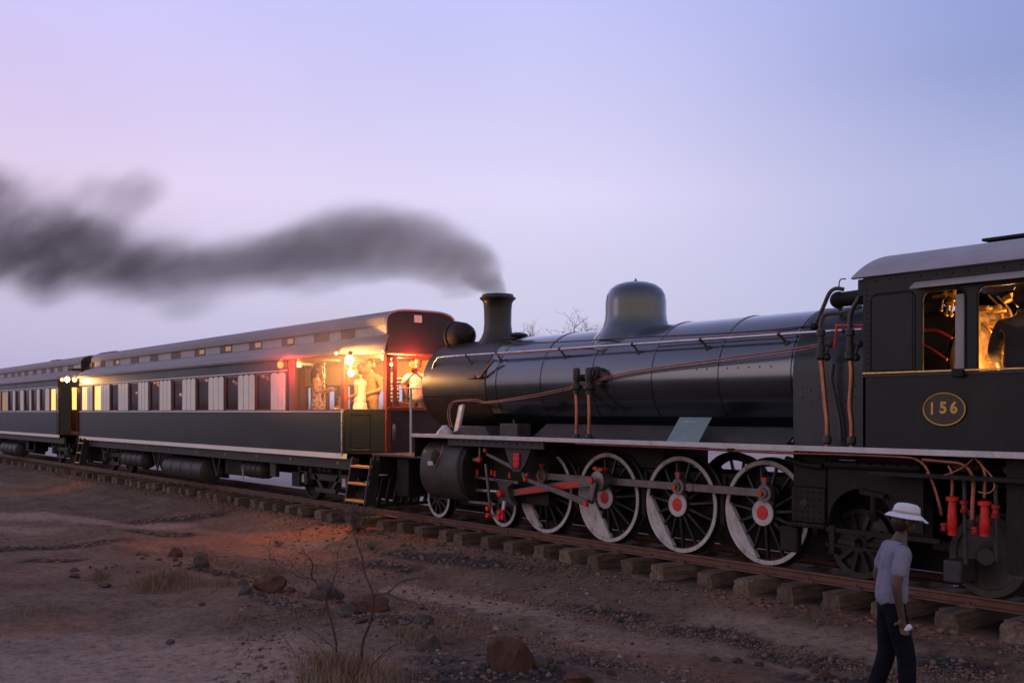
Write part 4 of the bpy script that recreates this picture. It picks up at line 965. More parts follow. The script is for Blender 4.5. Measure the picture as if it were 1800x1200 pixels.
split_build(mb, 'oil_cup', M['red'], loco)
rodplate('drop_link', P(886,880,9.86), P(884,896,9.86), .055, .055, 9.85, .03, M['whitepaint'])
mb = MB(); 
for px, py in ((859,893),(859,905),(879,900),(878,909)): q = P(px, py, 9.84); mb.cyl((q.x, 9.87, q.z), (q.x, 9.80, q.z), .038, n=12)
q = P(884,904,9.86); mb.box(q.x-.03, q.x+.03, 9.83, 9.87, q.z-.08, q.z+.08); split_build(mb, 'link_joint', M['red'], loco)
rodplate('union_link', P(860,905,9.86), P(880,907,9.86), .035, .035, 9.86, .02, M['steel'])
mb = MB(); mb.box(U(810,10.1), U(960,10.1), 10.15, 10.4, .45, 1.2); mb.build('motion_plate', FR, loco)
# ---- bogie wheels
def small_wheel(px, rad, name='bogie_wheel', face=True):
    x = U(px, 10.30); o3 = V3((x, 10.30, rad))
    t_ = MB().lathe([(0,-.06),(.06,.03),(.10,.03),(.11,-.03),(rad-.075,-.05),(rad-.07,0),(rad-.005,0),(rad,-.006),(rad,-.10),(rad+.028,-.115),(rad+.028,-.135),(0,-.135)], o3, (0,-1,0), 48).build(name, tyre_m, loco, org=o3)
    if face: MB().lathe([(rad-.062,.002),(rad-.06,.006),(rad-.008,.006),(rad-.006,.002)], o3, (0,-1,0), 48).build('tyre_face', M['whitepaint'], t_)
    mb = MB()
    for k in range(10):
        a = 2*math.pi*k/10; e = V3((math.cos(a),0,math.sin(a))); mb.bar(o3+e*.08+V3((0,.0,0)), o3+e*(rad-.07)+V3((0,.02,0)), .05, .045, up=(0,1,0))
    split_build(mb, 'spoke', tyre_m, t_); return t_
small_wheel(771, .36); small_wheel(884, .36)
o2 = V3((U(771,10.3), 11.5, .36)); MB().cyl(o2, o2+V3((0,-.13,0)), .36, n=32).build('bogie_wheel', tyre_m, loco, org=o2)
o2 = V3((U(884,10.3), 11.5, .36)); MB().cyl(o2, o2+V3((0,-.13,0)), .36, n=32).build('bogie_wheel', tyre_m, loco, org=o2)
MB().box(U(771,10.3)-.3, U(884,10.3)+.3, 10.46, 10.52, .25, .5).build('bogie_frame', FR, loco, bevel=.02)
# ---- firebox / ashpan side under the board
A0, A1 = U(1390, 9.95), U(1448, 9.95); A2, A3 = U(1452, 9.95), U(1562, 9.95)
mb = MB(); mb.box(A0, A1, 9.96, 10.25, .62, 1.02); mb.box(A0, A1+.0, 9.99, 10.25, 1.02, 1.44); mb.box(A0-.02, A1+.01, 9.93, 10.2, .56, .615); mb.tube([(A0-.06,9.94,1.34),(A0+.2,9.93,1.28),(A1,9.93,1.27)], .035, 10); mb.build('hind_frame_casting', FR, loco, bevel=.012)
mb = MB()
for i in range(5):
    for j in range(5):
        if (i, j) in ((0,2),(1,2)): continue
        mb.ball((A0+.06+i*(A1-A0-.12)/4, 9.957, .67+j*.075), .012, n=6, m=4)
for i in range(7): mb.ball((A0+.03+i*(A1-A0)/7, 9.928, .585), .014, n=6, m=4)
mb.build('rivet', FR, loco)['kind'] = 'stuff'
p = V3(((A0+A1)/2-.05, 9.957, .83)); MB().lathe([(0,0),(.035,.004),(.05,0)], p, (0,-1,0), 16).build('hole_dark_disc', M['black'], loco)  # black disc painted in for the dark inside of a hole
A4 = U(1620, 9.95)
def arch(x0, x1, z0, z1, cx_, r, y, th):
    pl = [(x0, z0), (x0, z1), (x1, z1), (x1, z0)]
    pl += [(cx_+r*math.cos(t), z0+r*math.sin(t)) for t in [math.pi*i/16 for i in range(17)]]
    return MB().prism(pl, (0, y, 0), (1,0,0), (0,0,1), (0,th,0))
wx = U(1512, 10.0)
arch(A2, A4, .62, 1.30, wx+.02, .42, 9.98, .05).build('ashpan_side', FR, loco, bevel=.005)
mb = MB(); mb.tube([(A2,9.96,1.30),(A4,9.96,1.30)], .05, 12)
for i in range(8): mb.ball((A2+.1+i*.16, 9.905, 1.32), .014, n=6, m=4)
mb.box(A2, A4+.6, 9.98, 10.2, 1.35, 1.44); mb.build('ashpan_rail', FR, loco)
MB().box(A2, A4+.8, 10.5, 11.3, .5, 1.42).build('ashpan', FR, loco)
MB().box(A1+.3, CX1, 11.0, 11.1, .08, .52).build('truck_frame', FR, loco)
sw = small_wheel(1512, .40, 'trailing_wheel', False)
mb = MB(); mb.bar((A2,9.97,.57), (A4+.2,9.97,.56), .05, .05); mb.bar((A2,9.96,.40), (A4-.1,9.96,.38), .04, .03); mb.box(A2+.05, A2+.12, 9.93, 10.0, .3, .62); mb.build('trailing_truck_frame', FR, loco)
mb = MB(); mb.cyl((wx+.2,9.95,1.0),(wx+.2,9.95,.8), .035, n=10); mb.bar((wx+.05,9.94,1.02),(wx+.35,9.94,.98), .06, .05); mb.cyl((wx+.2,9.93,.8),(wx+.2,9.97,.72), .05, n=10); mb.build('spring_hanger', FR, loco)
MB().box(A0-.2, A0+.05, 10.0, 10.1, .25, .55).build('sand_box', FR, loco, bevel=.02)
# big disc wheel at the right edge
dk = V3((U(1737, 10.3), 10.30, .42)); MB().lathe([(0,.05),(.09,.05),(.11,.02),(.2,-.015),(.33,-.01),(.345,.012),(.415,.012),(.42,.0),(.42,-.10),(.445,-.12),(.445,-.135),(0,-.135)], dk, (0,-1,0), 48).build('disc_wheel', pm('dusty_wheel', (.04,.037,.037), .6, var=.3, scale=4, wear=(.12,.1,.09), wearamt=.5), loco, org=dk)
MB().box(U(1640,10.5), CX1, 10.5, 11.3, .4, 1.1).build('rear_frame', FR, loco)
MB().box(dk.x-.32, dk.x-.12, 10.0, 10.3, .15, .38).build('axle_guard', GM, loco, bevel=.02)
# copper pipe slung below the board, injector pipework
pipe('copper_pipe', [(1012,779,9.7),(1100,783,9.7),(1200,787,9.7),(1300,792,9.7),(1400,796,9.7),(1500,799,9.7),(1590,803,9.7),(1612,808,9.72),(1628,822,9.76),(1642,855,9.8),(1652,890,9.82),(1655,905,9.84)], .017, M['copper'], 10)
MB().cyl(P(1280,790,9.695), P(1290,791,9.695), .028, n=10).build('pipe_union', GM, loco)
pipe('copper_pipe', [(1622,807,9.74),(1660,811,9.74),(1690,815,9.75),(1706,830,9.78),(1711,850,9.8),(1710,880,9.8),(1709,912,9.8)], .022, M['copper'], 10)
pipe('thin_copper_pipe', [(1629,830,9.72),(1640,836,9.71),(1660,835,9.7),(1690,823,9.7),(1708,808,9.72),(1712,801,9.75)], .008, M['copper'])
pipe('thin_copper_pipe', [(1712,803,9.74),(1728,820,9.74),(1744,838,9.74),(1748,855,9.72),(1738,866,9.7),(1720,864,9.7)], .008, M['copper'])
pipe('injector_pipe', [(1667,818,9.85),(1673,830,9.85),(1674,855,9.85),(1673,872,9.85)], .018, M['copper'])
pipe('injector_pipe', [(1722,810,9.85),(1731,830,9.85),(1731,855,9.85),(1730,875,9.85)], .018, M['copper'])
for px, y0, y1, r, nm in ((1674,876,940,.048,'injector'),(1731,884,942,.05,'injector')):
    a_, b_ = P(px-1, y0, 9.85), P(px, y1, 9.85); h = a_.z-b_.z
    MB().lathe([(.02,h+.03),(r*1.3,h+.02),(r*1.3,h-.02),(r*.8,h-.03),(r*.9,h*.7),(r,h*.5),(r*.98,.06),(r*.85,.05),(r*.9,.0),(0,0)], b_, (0,0,1), 20).build(nm, M['red'], loco)
for px, y0, y1 in ((1695,878,902),(1750,885,912),(1660,918,934),(1714,924,940),(1709,895,930)):
    a_, b_ = P(px, y0, 9.87), P(px, y1, 9.87); h = a_.z-b_.z
    MB().lathe([(.02,h),(.042,h-.01),(.042,h*.7),(.028,h*.65),(.03,h*.35),(.042,h*.3),(.036,.01),(0,0)], b_, (0,0,1), 14).build('injector_valve', M['reddark'] if px != 1709 else GM, loco)
for px, y0, y1 in ((1695,840,990),(1750,850,985)): pipe('water_pipe', [(px,y0,9.9),(px+1,(y0+y1)/2,9.9),(px+3,y1,9.95)], .022, M['pipe'])
MB().box(U(1768, 9.8), U(1768,9.8)+.8, 9.8, 9.9, .35, 1.44).build('step_plate', FR, loco, bevel=.01)
MB().box(U(1785,9.75)-.02, U(1785,9.75)+.4, 9.65, 9.8, .34, .36).build('cab_step', GM, loco)

# ---- notice board leaning on the running board (its own thing)
pl = [P(1175,775,9.72), P(1231,775,9.72), P(1252,729,10.0), P(1195,733,10.0)]
for q in pl[:2]: q.z = 1.502
w = V3((pl[1].x-pl[0].x, 0, 0)); up = V3((.30, .26, .42))
o_ = V3((U(1175, 9.74), 9.70, 1.502)); wd_ = U(1231, 9.74)-o_.x
up = P(1195,733,9.97)-o_
nb_o = MB().add([o_, o_+V3((wd_,0,0)), o_+V3((wd_,0,0))+up, o_+up]+[q+V3((0,.012,0)) for q in (o_, o_+V3((wd_,0,0)), o_+V3((wd_,0,0))+up, o_+up)], [(0,1,2,3),(4,7,6,5),(0,4,5,1),(1,5,6,2),(2,6,7,3),(3,7,4,0)])
nbo = nb_o.build('notice_board', M['board'], None, org=o_, smooth=False)
tag(nbo, 'grey-green notice plate with one faint line of print leaning on the running board', 'notice board')
ex = V3((wd_,0,0)); mb = MB(); off = V3((0,-.004,0)); rnd = random.Random(2)
pr = MB()
def strip(u0, u1, v0, v1):
    A = [o_+ex*u0+up*v0+off, o_+ex*u1+up*v0+off, o_+ex*u1+up*v1+off, o_+ex*u0+up*v1+off]; pr.add(A, [(0,1,2,3)])
strip(.04,.96,.955,.965); strip(.04,.05,.05,.955); strip(.955,.96,.05,.955)
x = .22
while x < .75:
    w_ = rnd.uniform(.02,.06); strip(x, x+w_, .80, .845); x += w_+.02
pr.build('printed_border', M['boardprint'], nbo, smooth=False)
# ================================================================== CARRIAGES
CN, CF = 9.60, 12.30; CI0, CI1 = 10.20, 11.70; CC = 10.95
litwarm = (1.0, .60, .26)
def plight(name, loc, w, col, r=.05, parent=None):
    l = bpy.data.lights.new(name, 'POINT'); l.energy = w; l.color = col; l.shadow_soft_size = r
    o = bpy.data.objects.new(name, l); C.objects.link(o); o.parent = parent; o.location = V3(loc)-wpos(parent); return o
def wallseg(mb, p0, p1, z0, z1, th=.05):
    p0, p1 = V3((p0[0], p0[1], 0)), V3((p1[0], p1[1], 0)); d = (p1-p0).normalized(); c_ = V3(((p0+p1)/2)); n = V3((-d.y, d.x, 0))
    if (V3((-30, CC, 0))-c_).dot(n) < 0: n = -n
    A = [p0, p1, p1+n*th, p0+n*th]
    mb.add([q+V3((0,0,z0)) for q in A]+[q+V3((0,0,z1)) for q in A], [(0,1,2,3),(4,7,6,5),(0,4,5,1),(1,5,6,2),(2,6,7,3),(3,7,4,0)])
wheel_proto = None
def bogie(cx_, par):
    global wheel_proto
    mb = MB(); y = 10.18
    mb.bar((cx_-1.35, y, .52), (cx_+1.35, y, .52), .06, .14); mb.bar((cx_-.55, y, .58), (cx_-.2, y, .26), .06, .09); mb.bar((cx_+.55, y, .58), (cx_+.2, y, .26), .06, .09); mb.bar((cx_-.45, y-.03, .25), (cx_+.45, y-.03, .25), .07, .10)
    for s in (-1, 1):
        xw = cx_+s*.92; mb.box(xw-.16, xw+.16, y-.10, y+.05, .33, .62); mb.cyl((xw-.26, y-.04, .58), (xw-.26, y-.04, .78), .055, n=10); mb.cyl((xw+.26, y-.04, .58), (xw+.26, y-.04, .78), .055, n=10)
        mb.bar((xw, y-.06, .72), (xw-s*.45, y-.06, .80), .05, .05)
    for k in range(3): mb.ball((cx_-.22+k*.22, y-.03, .68), .08, n=10, m=6)
    mb.build('bogie_frame', M['greymetal'], par, bevel=.008)
    mb = MB()
    for s in (-1, 1): mb.box(cx_+s*.92-.07, cx_+s*.92+.07, y-.13, y-.10, .38, .55)
    split_build(mb, 'axle_box_cover', M['whitepaint'] if par.name == 'passenger_carriage' and cx_ > -25 else M['greymetal'], par, bevel=.006)
    for s in (-1, 1):
        for v in (10.30, 11.50):
            o3 = V3((cx_+s*.92, v, .43))
            if wheel_proto is None or True:
                w = MB().lathe([(0,.02),(.08,.02),(.12,-.02),(.35,-.03),(.36,0),(.425,0),(.43,-.01),(.43,-.10),(.455,-.115),(.455,-.135),(0,-.135)], o3, (0, -1 if v < 11 else 1, 0), 32).build('carriage_wheel', M['frame'], par, org=o3)
def roofpoly(hw, zb, zt, k=20, p=.32):
    return [(CC+hw*math.copysign(abs(math.sin(a))**.55, math.sin(a)), zb+(zt-zb)*abs(math.cos(a))**.62) for a in [math.pi/2*(-1+2*i/k) for i in range(k+1)]]
LADDERS = []
def ladder(par, xa, xb, tilt=.20, v=9.57):
    zt, zb = 1.0, .20
    mb = MB()
    for x in (xa, xb):
        mb.tube([(x, v+.02, zt-.02),(x, v-.03, zt+.02),(x, v-.06, zt-.05),(x, v-tilt, zb)], .016, 8, sm=4)
    split_build(mb, 'ladder_rail', M['pipe'], par)
    mb = MB(); mb.prism([(v-.03, zt), (v+.12, zt), (v+.02, zb-.02), (v-tilt+.015, zb)], (xb+.02, 0, 0), (0,1,0), (0,0,1), (.02,0,0)); mb.prism([(v-.03, zt), (v+.12, zt), (v+.02, zb-.02), (v-tilt+.015, zb)], (xa-.04, 0, 0), (0,1,0), (0,0,1), (.02,0,0))
    split_build(mb, 'ladder_cheek', M['black'], par)
    for k in range(3):
        z = zt-.13-k*.31; vv = v-.05-(tilt-.06)*(zt-z)/(zt-zb)
        MB().box(xa, xb, vv-.02, vv+.16, z-.02, z+.02).build('step', M['yellow'], par, bevel=.006)
def carriage(label, ue, uf, wins, shut, vents, lounge):
    co = empty('passenger_carriage', ((ue+uf)/2, CC, 0))
    tag(co, label, 'railway carriage', 'green and cream carriages coupled in one train')
    us_, uf_ = ue-.6, uf+.6
    loop = [(uf, CI0), (uf_, CN), (us_, CN), (ue, CI0), (ue, CI1), (us_, CF), (uf_, CF), (uf, CI1)]
    G_, Wd = M['green'], M['mahog']
    lx = U(505, CN) if lounge else us_
    # lower body
    mb = MB()
    for i in range(8):
        if i == 2 or (i == 3 and lounge): continue
        wallseg(mb, loop[i], loop[(i+1) % 8], 1.085, 1.90)
    mb.build('lower_body', G_, co, bevel=.006)
    mb = MB()
    for i in (1, 5): wallseg(mb, (loop[i][0], loop[i][1]+(-.016 if i == 1 else .016)), (loop[i+1][0], loop[i+1][1]+(-.016 if i == 1 else .016)), .985, 1.083, .05)
    mb.obox((us_+.015, CN+.02, 1.034), (.03,.03,0), (.01,-.01,0), (0,0,.049)) if lounge else None
    mb.build('white_stripe', M['cream'], co)
    mb = MB(); wallseg(mb, (uf_, CN-.012), (us_, CN-.012), 1.872, 1.897, .02); wallseg(mb, (uf_, CN-.012), (lx if lounge else us_, CN-.012), 2.735, 2.757, .02); split_build(mb, 'coach_line', M['cream'], co)
    mb = MB(); mb.box(uf_-.2, us_+.2, 9.72, 9.80, .77, .985); mb.box(uf_-.2, us_+.2, 12.1, 12.18, .77, .985); split_build(mb, 'solebar', M['greymetal'], co, bevel=.006)
    # far wall, end walls, cant rail
    mb = MB()
    wallseg(mb, (uf_, CN), (lx, CN), 2.715, 3.03)
    for i in (0, 4, 6, 7):
        wallseg(mb, loop[i], loop[(i+1) % 8], 2.715 if not (lounge and i == 4) else 2.96, 3.03)
    wallseg(mb, loop[5], loop[6], 2.60, 3.03)
    if lounge:
        wallseg(mb, (lx, CN), (us_, CN), 2.965, 3.03); wallseg(mb, (us_, CN), (ue, CI0), 2.965, 3.03)
    else: wallseg(mb, loop[2], loop[3], 2.715, 3.03)
    # window zone pillars near side
    cuts = sorted([(U(a, CN), U(b_, CN)) for a, b_, k in wins]); x = uf_
    for a, b_ in cuts: wallseg(mb, (x, CN+.004), (a, CN+.004), 1.90, 2.715, .045); x = b_
    if x < lx: wallseg(mb, (x, CN+.004), (lx, CN+.004), 1.90, 2.715, .045)
    # ends, window zone
    for i in (0, 6, 7): wallseg(mb, loop[i], loop[(i+1) % 8], 1.90, 2.715)
    if not lounge:
        for i in (4,): wallseg(mb, loop[i], loop[i+1], 1.90, 2.715)
    # far side pillars
    x = uf_+.3
    while x < us_:
        wallseg(mb, (x, CF-.002), (min(x+(.25 if lounge and x > -25 else .45), us_), CF-.002), 1.90, 2.60); x += (.80 if lounge and x > -25 else 1.15)
    mb.build('upper_body', G_, co)
    for a, b_, k in wins:
        x0, x1 = U(a, CN), U(b_, CN)
        fr = MB()
        for (q0, q1, z0, z1) in ((x0, x0+.035, 1.92, 2.715), (x1-.035, x1, 1.92, 2.715), (x0, x1, 2.68, 2.715), (x0, x1, 1.90, 1.935)): fr.box(q0, q1, CN+.012, CN+.05, z0, z1)
        f_ = fr.build('window', M['mahog'], co)
        MB().box(x0+.03, x1-.03, CN+.035, CN+.041, 1.93, 2.69).build('pane', {0: M['glass'], 1: M['litpane'], 2: M['litpane2'], 3: M['dimpane']}[k], f_, smooth=False)
    for a, b_, n in shut:
        x0, x1 = U(a, CN), U(b_, CN); w = (x1-x0)/n
        for k in range(n):
            c_, h = x0+w*(k+.5), w*.5-.016
            pl = [(c_-h, 1.915), (c_-h, 2.66)]+[(c_-h*math.cos(t), 2.66+min(h,.05)*math.sin(t)) for t in [math.pi*i/10 for i in range(1, 10)]]+[(c_+h, 2.66), (c_+h, 1.915)]
            MB().prism(pl, (0, CN-.014, 0), (1,0,0), (0,0,1), (0,.017,0)).build('cream_panel', M['cream'], co, bevel=.004)
    # lower roof with tapered ends
    cs = [(-.08,-.02),(-.085,.0),(-.075,.03),(.02,.12),(.2,.22),(.42,.29),(.6,.33)]
    for side in (1, -1):
        V, F = [], []; k = len(cs)
        secs = [(uf-.06, .60), (uf_, 0), (us_+.0, 0), (ue+.06, .60)]
        for x, dv in secs:
            for a, z in cs:
                vv = a+dv*(1-(a+.08)/.68); y = CN+vv if side == 1 else CF-vv; V.append(V3((x, y, 3.02+z*.97)))
            for a, z in cs[::-1]:
                vv = a+dv*(1-(a+.08)/.68)+.012; y = CN+vv if side == 1 else CF-vv; V.append(V3((x, y, 3.02+z*.97-.03)))
        n = 2*k
        for j in range(3):
            for i in range(n): F.append((j*n+i, j*n+(i+1) % n, (j+1)*n+(i+1) % n, (j+1)*n+i))
        F += [tuple(range(n)), tuple(range(3*n, 4*n))]
        MB().add(V, F).build('lower_roof', M['coachroof'], co)
    # clerestory
    mb = MB(); mb.box(uf, ue, CI0, CI0+.04, 3.31, 3.55); mb.box(uf, ue, CI1-.04, CI1, 3.31, 3.55); split_build(mb, 'clerestory_side', M['clere'], co)
    pol = roofpoly(.80, 3.545, 3.84)
    mb = MB(); mb.prism([(CC+.8, 3.53)]+pol[::-1]+[(CC-.8, 3.53)], (uf-.02, 0, 0), (0,1,0), (0,0,1), (ue-uf+.03, 0, 0)); mb.build('clerestory_roof', M['coachroof'], co)
    for px0, px1, k in vents:
        x0, x1 = U(px0, CI0), U(px1, CI0); xm = (x0+x1)/2
        f_ = MB().box(x0, x1, CI0-.008, CI0+.0, 3.345, 3.515).build('vent_window', M['insidewood'], co)
        if k: MB().box(xm, x1-.05, CI0-.012, CI0-.009, 3.38, 3.49).build('vent_pane', M['dimpane'], f_, smooth=False)
    # far clerestory end panels
    for xe, sg in ((ue, 1), (uf, -1)):
        pe = [(CI0-.0, 3.0)]+[(y, z) for y, z in roofpoly(.77, 3.53, 3.815)]+[(CI1+.0, 3.0)]
        MB().prism(pe, (xe+sg*.012, 0, 0), (0,1,0), (0,0,1), (sg*.03, 0, 0)).build('end_panel', M['endface'], co)
        MB().tube([V3((xe+sg*.045, y, z)) for y, z in [(CI0-.03, 3.38)]+roofpoly(.79, 3.53, 3.83)+[(CI1+.03, 3.38)]], .018, 6).build('end_rim', M['clere'], co)
    # floor, ceiling, underframe
    fl = [loop[i] for i in range(8)]
    inn = lambda p, e: (p[0]+(e if p[0] < (ue+uf)/2 else -e), p[1]+(e if p[1] < CC else -e))
    MB().prism([inn(p, .04) for p in fl], (0,0,1.08), (1,0,0), (0,1,0), (0,0,.08)).build('floor', M['insidewood'], co)
    MB().prism([inn(p, .06) for p in fl], (0,0,2.985), (1,0,0), (0,1,0), (0,0,.025)).build('ceiling', M['inside'], co)
    mb = MB(); mb.box(uf+.3, ue-.3, 10.6, 10.75, .70, 1.07); mb.box(uf+.3, ue-.3, 11.15, 11.3, .70, 1.07); mb.box(ue-.35, ue-.05, 10.1, 11.8, .72, 1.07); mb.box(uf+.05, uf+.35, 10.1, 11.8, .72, 1.07); mb.box(uf+4.0, ue-3.9, 10.9, 11.0, .44, .72); mb.build('underframe', M['frame'], co)
    MB().box(ue-.1, ue+.35, CC-.1, CC+.1, .72, .95).build('coupler', M['frame'], co, bevel=.03)
    bogie(ue-2.35, co); bogie(uf+2.6, co)
    # saloon: corridor partition keeps the inside dark
    MB().box(uf+.5, (-24.9 if lounge else lx-.02), 10.75, 10.80, 1.16, 2.98).build('corridor_partition', M['insidewood'], co)
    MB().box(-24.9, -24.84, 9.66, CF-.06, 1.16, 2.98).build('partition', Wd, co) if lounge else None
    return co
w1 = [(142,153,2),(164,177,1),(194,207,0),(227,242,0),(263,279,0),(303,320,0),(345,366,0),(395,418,0),(449,475,0)]
s1 = [(154,163,2),(178,193,3),(208.5,225.5,3),(243.5,261,3),(281,301,3),(321,344,3),(367,393.5,3),(419,448,3),(476.5,502,2)]
v1 = [(158,166,0),(177,185,0),(199,211,1),(230,244,0),(264,278,0),(301,317,0),(342,361,1),(387,408,1),(438,461,1),(495,518,1),(552,579,0),(600,624,0)]
c1 = carriage('nearest green carriage with open lit veranda at its right end and nine windows', -17.3, -36.5, w1, s1, v1, True)
w2 = [(-58,-53,0),(-43,-38,3),(-28,-22,0),(-13,-7,3),(2,9.5,3),(15,22,0),(28,35,0),(43,51,0),(56,64,0),(71,79,0),(88,97.5,1)]
s2 = [(10.5,14,1),(23,27,1),(36,42,1),(52,55.2,1),(65,70,1),(80,87,1),(98.5,102,1),(-6,1,1),(-21,-14,1),(-37,-29,1)]
v2 = [(7,13,0),(20,26,0),(31,37,0),(43,50,0),(58,65,0),(73,81,0),(88,95,0),(102,110,0),(120,129,0)]
c2_ = carriage('farther green carriage at the left edge with square vents along its roof', -37.9, -57.1, w2, s2, v2, False)
# ---- veranda of the nearest carriage
ue = -17.3; us_ = -17.9
dz = (V3((us_, CN, 0)), V3((ue, CI0, 0))); dd = (dz[1]-dz[0]).normalized(); dn = V3((dd.y, -dd.x, 0))
def on_taper(s, z, out=0): return dz[0]+(dz[1]-dz[0])*s+dn*out+V3((0,0,z))
mb = MB(); wallseg(mb, on_taper(.03,0).xy, on_taper(.97,0).xy, 1.12, 1.93, .045); dr = mb.build('veranda_door', M['greendoor'], c1, bevel=.004)
mb = MB()
for s0, s1_, z0, z1 in ((.16,.18,1.2,1.85),(.60,.62,1.2,1.85),(.16,.62,1.83,1.85),(.16,.62,1.2,1.22)):
    a = on_taper(s0, z0, .0); b2 = on_taper(s1_, z0, .0); mb.add([a, b2, b2+dn*.014, a+dn*.014]+[q+V3((0,0,z1-z0)) for q in (a, b2, b2+dn*.014, a+dn*.014)], [(0,1,2,3),(4,7,6,5),(0,4,5,1),(1,5,6,2),(2,6,7,3),(3,7,4,0)])
mb.build('door_moulding', M['greendoor'], dr)
mb = MB(); a, b2 = on_taper(.16, 1.155, .02), on_taper(.62, 1.155, .02); mb.tube([a, b2], .012, 8); mb.build('kick_rail', M['greymetal'], dr)
MB().box(U(507,CN), U(517,CN), CN+.005, CN+.07, 1.90, 2.965).build('veranda_post', M['mahog'], c1, bevel=.004)
MB().box(us_-.12, us_+.03, CN+.0, CN+.09, 1.90, 2.965).build('veranda_post', M['mahog'], c1, bevel=.004)
MB().box(ue-.10, ue+.02, CI0-.02, CI0+.08, 1.10, 2.965).build('veranda_post', M['mahog'], c1, bevel=.004)
MB().box(ue-.06, ue+.00, CI0+.16, CI0+.23, 1.97, 2.965).build('veranda_post', M['mahog'], c1, bevel=.004)
MB().box(ue-.06, ue+.00, CI1-.08, CI1+.0, 1.97, 2.965).build('veranda_post', M['mahog'], c1, bevel=.004)
MB().box(ue-.03, ue+.01, CI0+.0, CI1, 1.02, 1.90).build('end_wall', M['endface'], c1)
MB().box(ue-.05, ue+.02, CI0, CI1, 2.91, 2.965).build('end_beam', M['mahog'], c1, bevel=.004)
mb = MB(); mb.tube([(ue-.02, CI0+.1, 2.33),(ue-.02, CI1, 2.33)], .014, 8); mb.build('end_rail', M['bright'], c1)
MB().box(ue-.02, ue+.04, CI0, CI1, 1.90, 1.97).build('end_sill', M['mahog'], c1, bevel=.006)
MB().box(U(512,CN), us_, CN-.02, CN+.10, 1.897, 1.925).build('window_sill', M['mahog'], c1, bevel=.004)
mb = MB(); mb.tube([(us_+.03, CN-.03, 1.08),(us_+.03, CN-.05, 1.12),(us_+.03, CN-.05, 1.86),(us_+.03, CN-.02, 1.9)], .014, 8, sm=3); mb.build('grab_rail', M['bright'], c1)
MB().tube([P(686,744,10.35), P(692,750,10.35), P(690,775,10.35), P(682,800,10.35)], .045, 10, sm=4).build('vacuum_hose', pm('grey_rubber_hose', (.13,.12,.125), .6, wear=(.06,.05,.05)), c1)
MB().box(ue+.042, ue+.06, P(732,566,0).y if False else 10.78, 10.95, 3.60, 3.74).build('end_marker', M['cream'], c1)
# far-side wall of the lounge: cream frieze and timber mullions, inner post
mb = MB(); mb.box(-24.8, us_, CF-.10, CF-.055, 2.52, 2.98); mb.build('interior_frieze', M['inside'], c1)
mb = MB()
for k in range(9): x = -24.4+k*.80; mb.box(x-.06, x+.06, CF-.12, CF-.05, 1.9, 2.55)
mb.box(-24.8, us_, CF-.12, CF-.05, 1.16, 1.93); mb.box(-24.8, us_, CF-.13, CF-.05, 2.49, 2.53); split_build(mb, 'interior_mullion', M['mahog'], c1)
x = U(570, 11.0); mb = MB(); mb.cyl((x, 11.0, 1.16), (x, 11.0, 2.98), .035, n=12); mb.build('interior_post', M['bright'], c1)
mb = MB(); mb.box(U(519,10.2), U(540,10.2), 9.72, 10.2, 1.16, 1.9); mb.build('lounge_counter', M['inside'], c1, bevel=.02)
mb = MB()
for x, y in ((-19.2,11.6),(-18.6,11.75),(-19.9,11.7)): mb.box(x-.25,x+.25,y-.25,y+.25,1.5,1.6); mb.box(x-.25,x+.25,y+.2,y+.27,1.6,2.1)
mb.build('lounge_seat', M['mahog'], c1, bevel=.02)
# ---- lamps
def lamp(par, p, r, mat, name='lamp'):
    b_ = MB().cyl(p+V3((0,0,r*.8)), p+V3((0,.04,r*2.0)), r*.6, n=12).build(name, M['brass'], par)
    MB().ball(p, r, r, r*1.15, n=14, m=10).build('lamp_glass', mat, b_); return b_
LP = P(614, 632, 9.42)
lamp(c1, LP, .075, M['warmlamp']); lamp(c1, P(617, 655, 9.45), .055, M['warmlamp'])
lamp(c1, P(591, 621, 9.47), .028, M['smallwarm']); lamp(c1, P(672, 617, 10.05), .018, M['smallwarm']); lamp(c1, P(688, 640, 10.12), .03, M['smallwarm'])
lamp(c1, P(493, 641, 9.50), .065, M['redlamp'], 'red_lamp'); lamp(c1, P(725, 640, 10.55), .06, M['redlamp'], 'red_lamp')
plight('veranda_light', P(614, 643, 9.46), 190, (1,.40,.10), .08, c1)
plight('red_light', P(493, 641, 9.34), 50, (1,.05,.03), .05, c1)
r2 = V3((ue+.25, 10.75, 2.85)); plight('red_light', r2, 58, (1,.06,.03), .05, c1)
for x, y, w in ((-22.6, 10.9, 40), (-20.2, 10.9, 46), (-18.5, 10.9, 42), (-17.5, 10.6, 60)):  # last lamp added to brighten the man at the carriage end
    MB().lathe([(0,0),(.10,0),(.11,.02),(.05,.04)], (x, y, 2.93), (0,0,1), 16).build('ceiling_lamp', emis('ceiling_bulb', (1,.7,.35), 8), c1)
    plight('ceiling_light', (x, y, 2.82), w, (1,.47,.15), .08, c1)
for px, py, w in ((272,673,9),(355,664,9),(462,661,9),(240,690,6),(310,690,6),(410,670,6)):
    p = P(px, py, 10.1); MB().ball(p, .035, n=10, m=8).build('saloon_lamp', M['smallwarm'], c1); plight('saloon_light', p+V3((0,.1,-.05)), w, litwarm, .04, c1)
for px in (233, 316, 362, 410, 462): # curtains
    x = U(px, 10.0); mb = MB(); mb.tube([(x, 9.9, 2.65),(x-.04, 9.9, 2.3),(x+.05, 9.9, 1.9)], [.10,.05,.09], 8, sm=4); mb.build('curtain', pm('red_curtain', (.25,.08,.05), .8), c1)
for x in (-35, -32.5, -30, -28, -26): plight('saloon_light', (x, 10.1, 2.85), 14, (1,.5,.25), .1, c1)  # unseen lights added to brighten the inside behind the windows
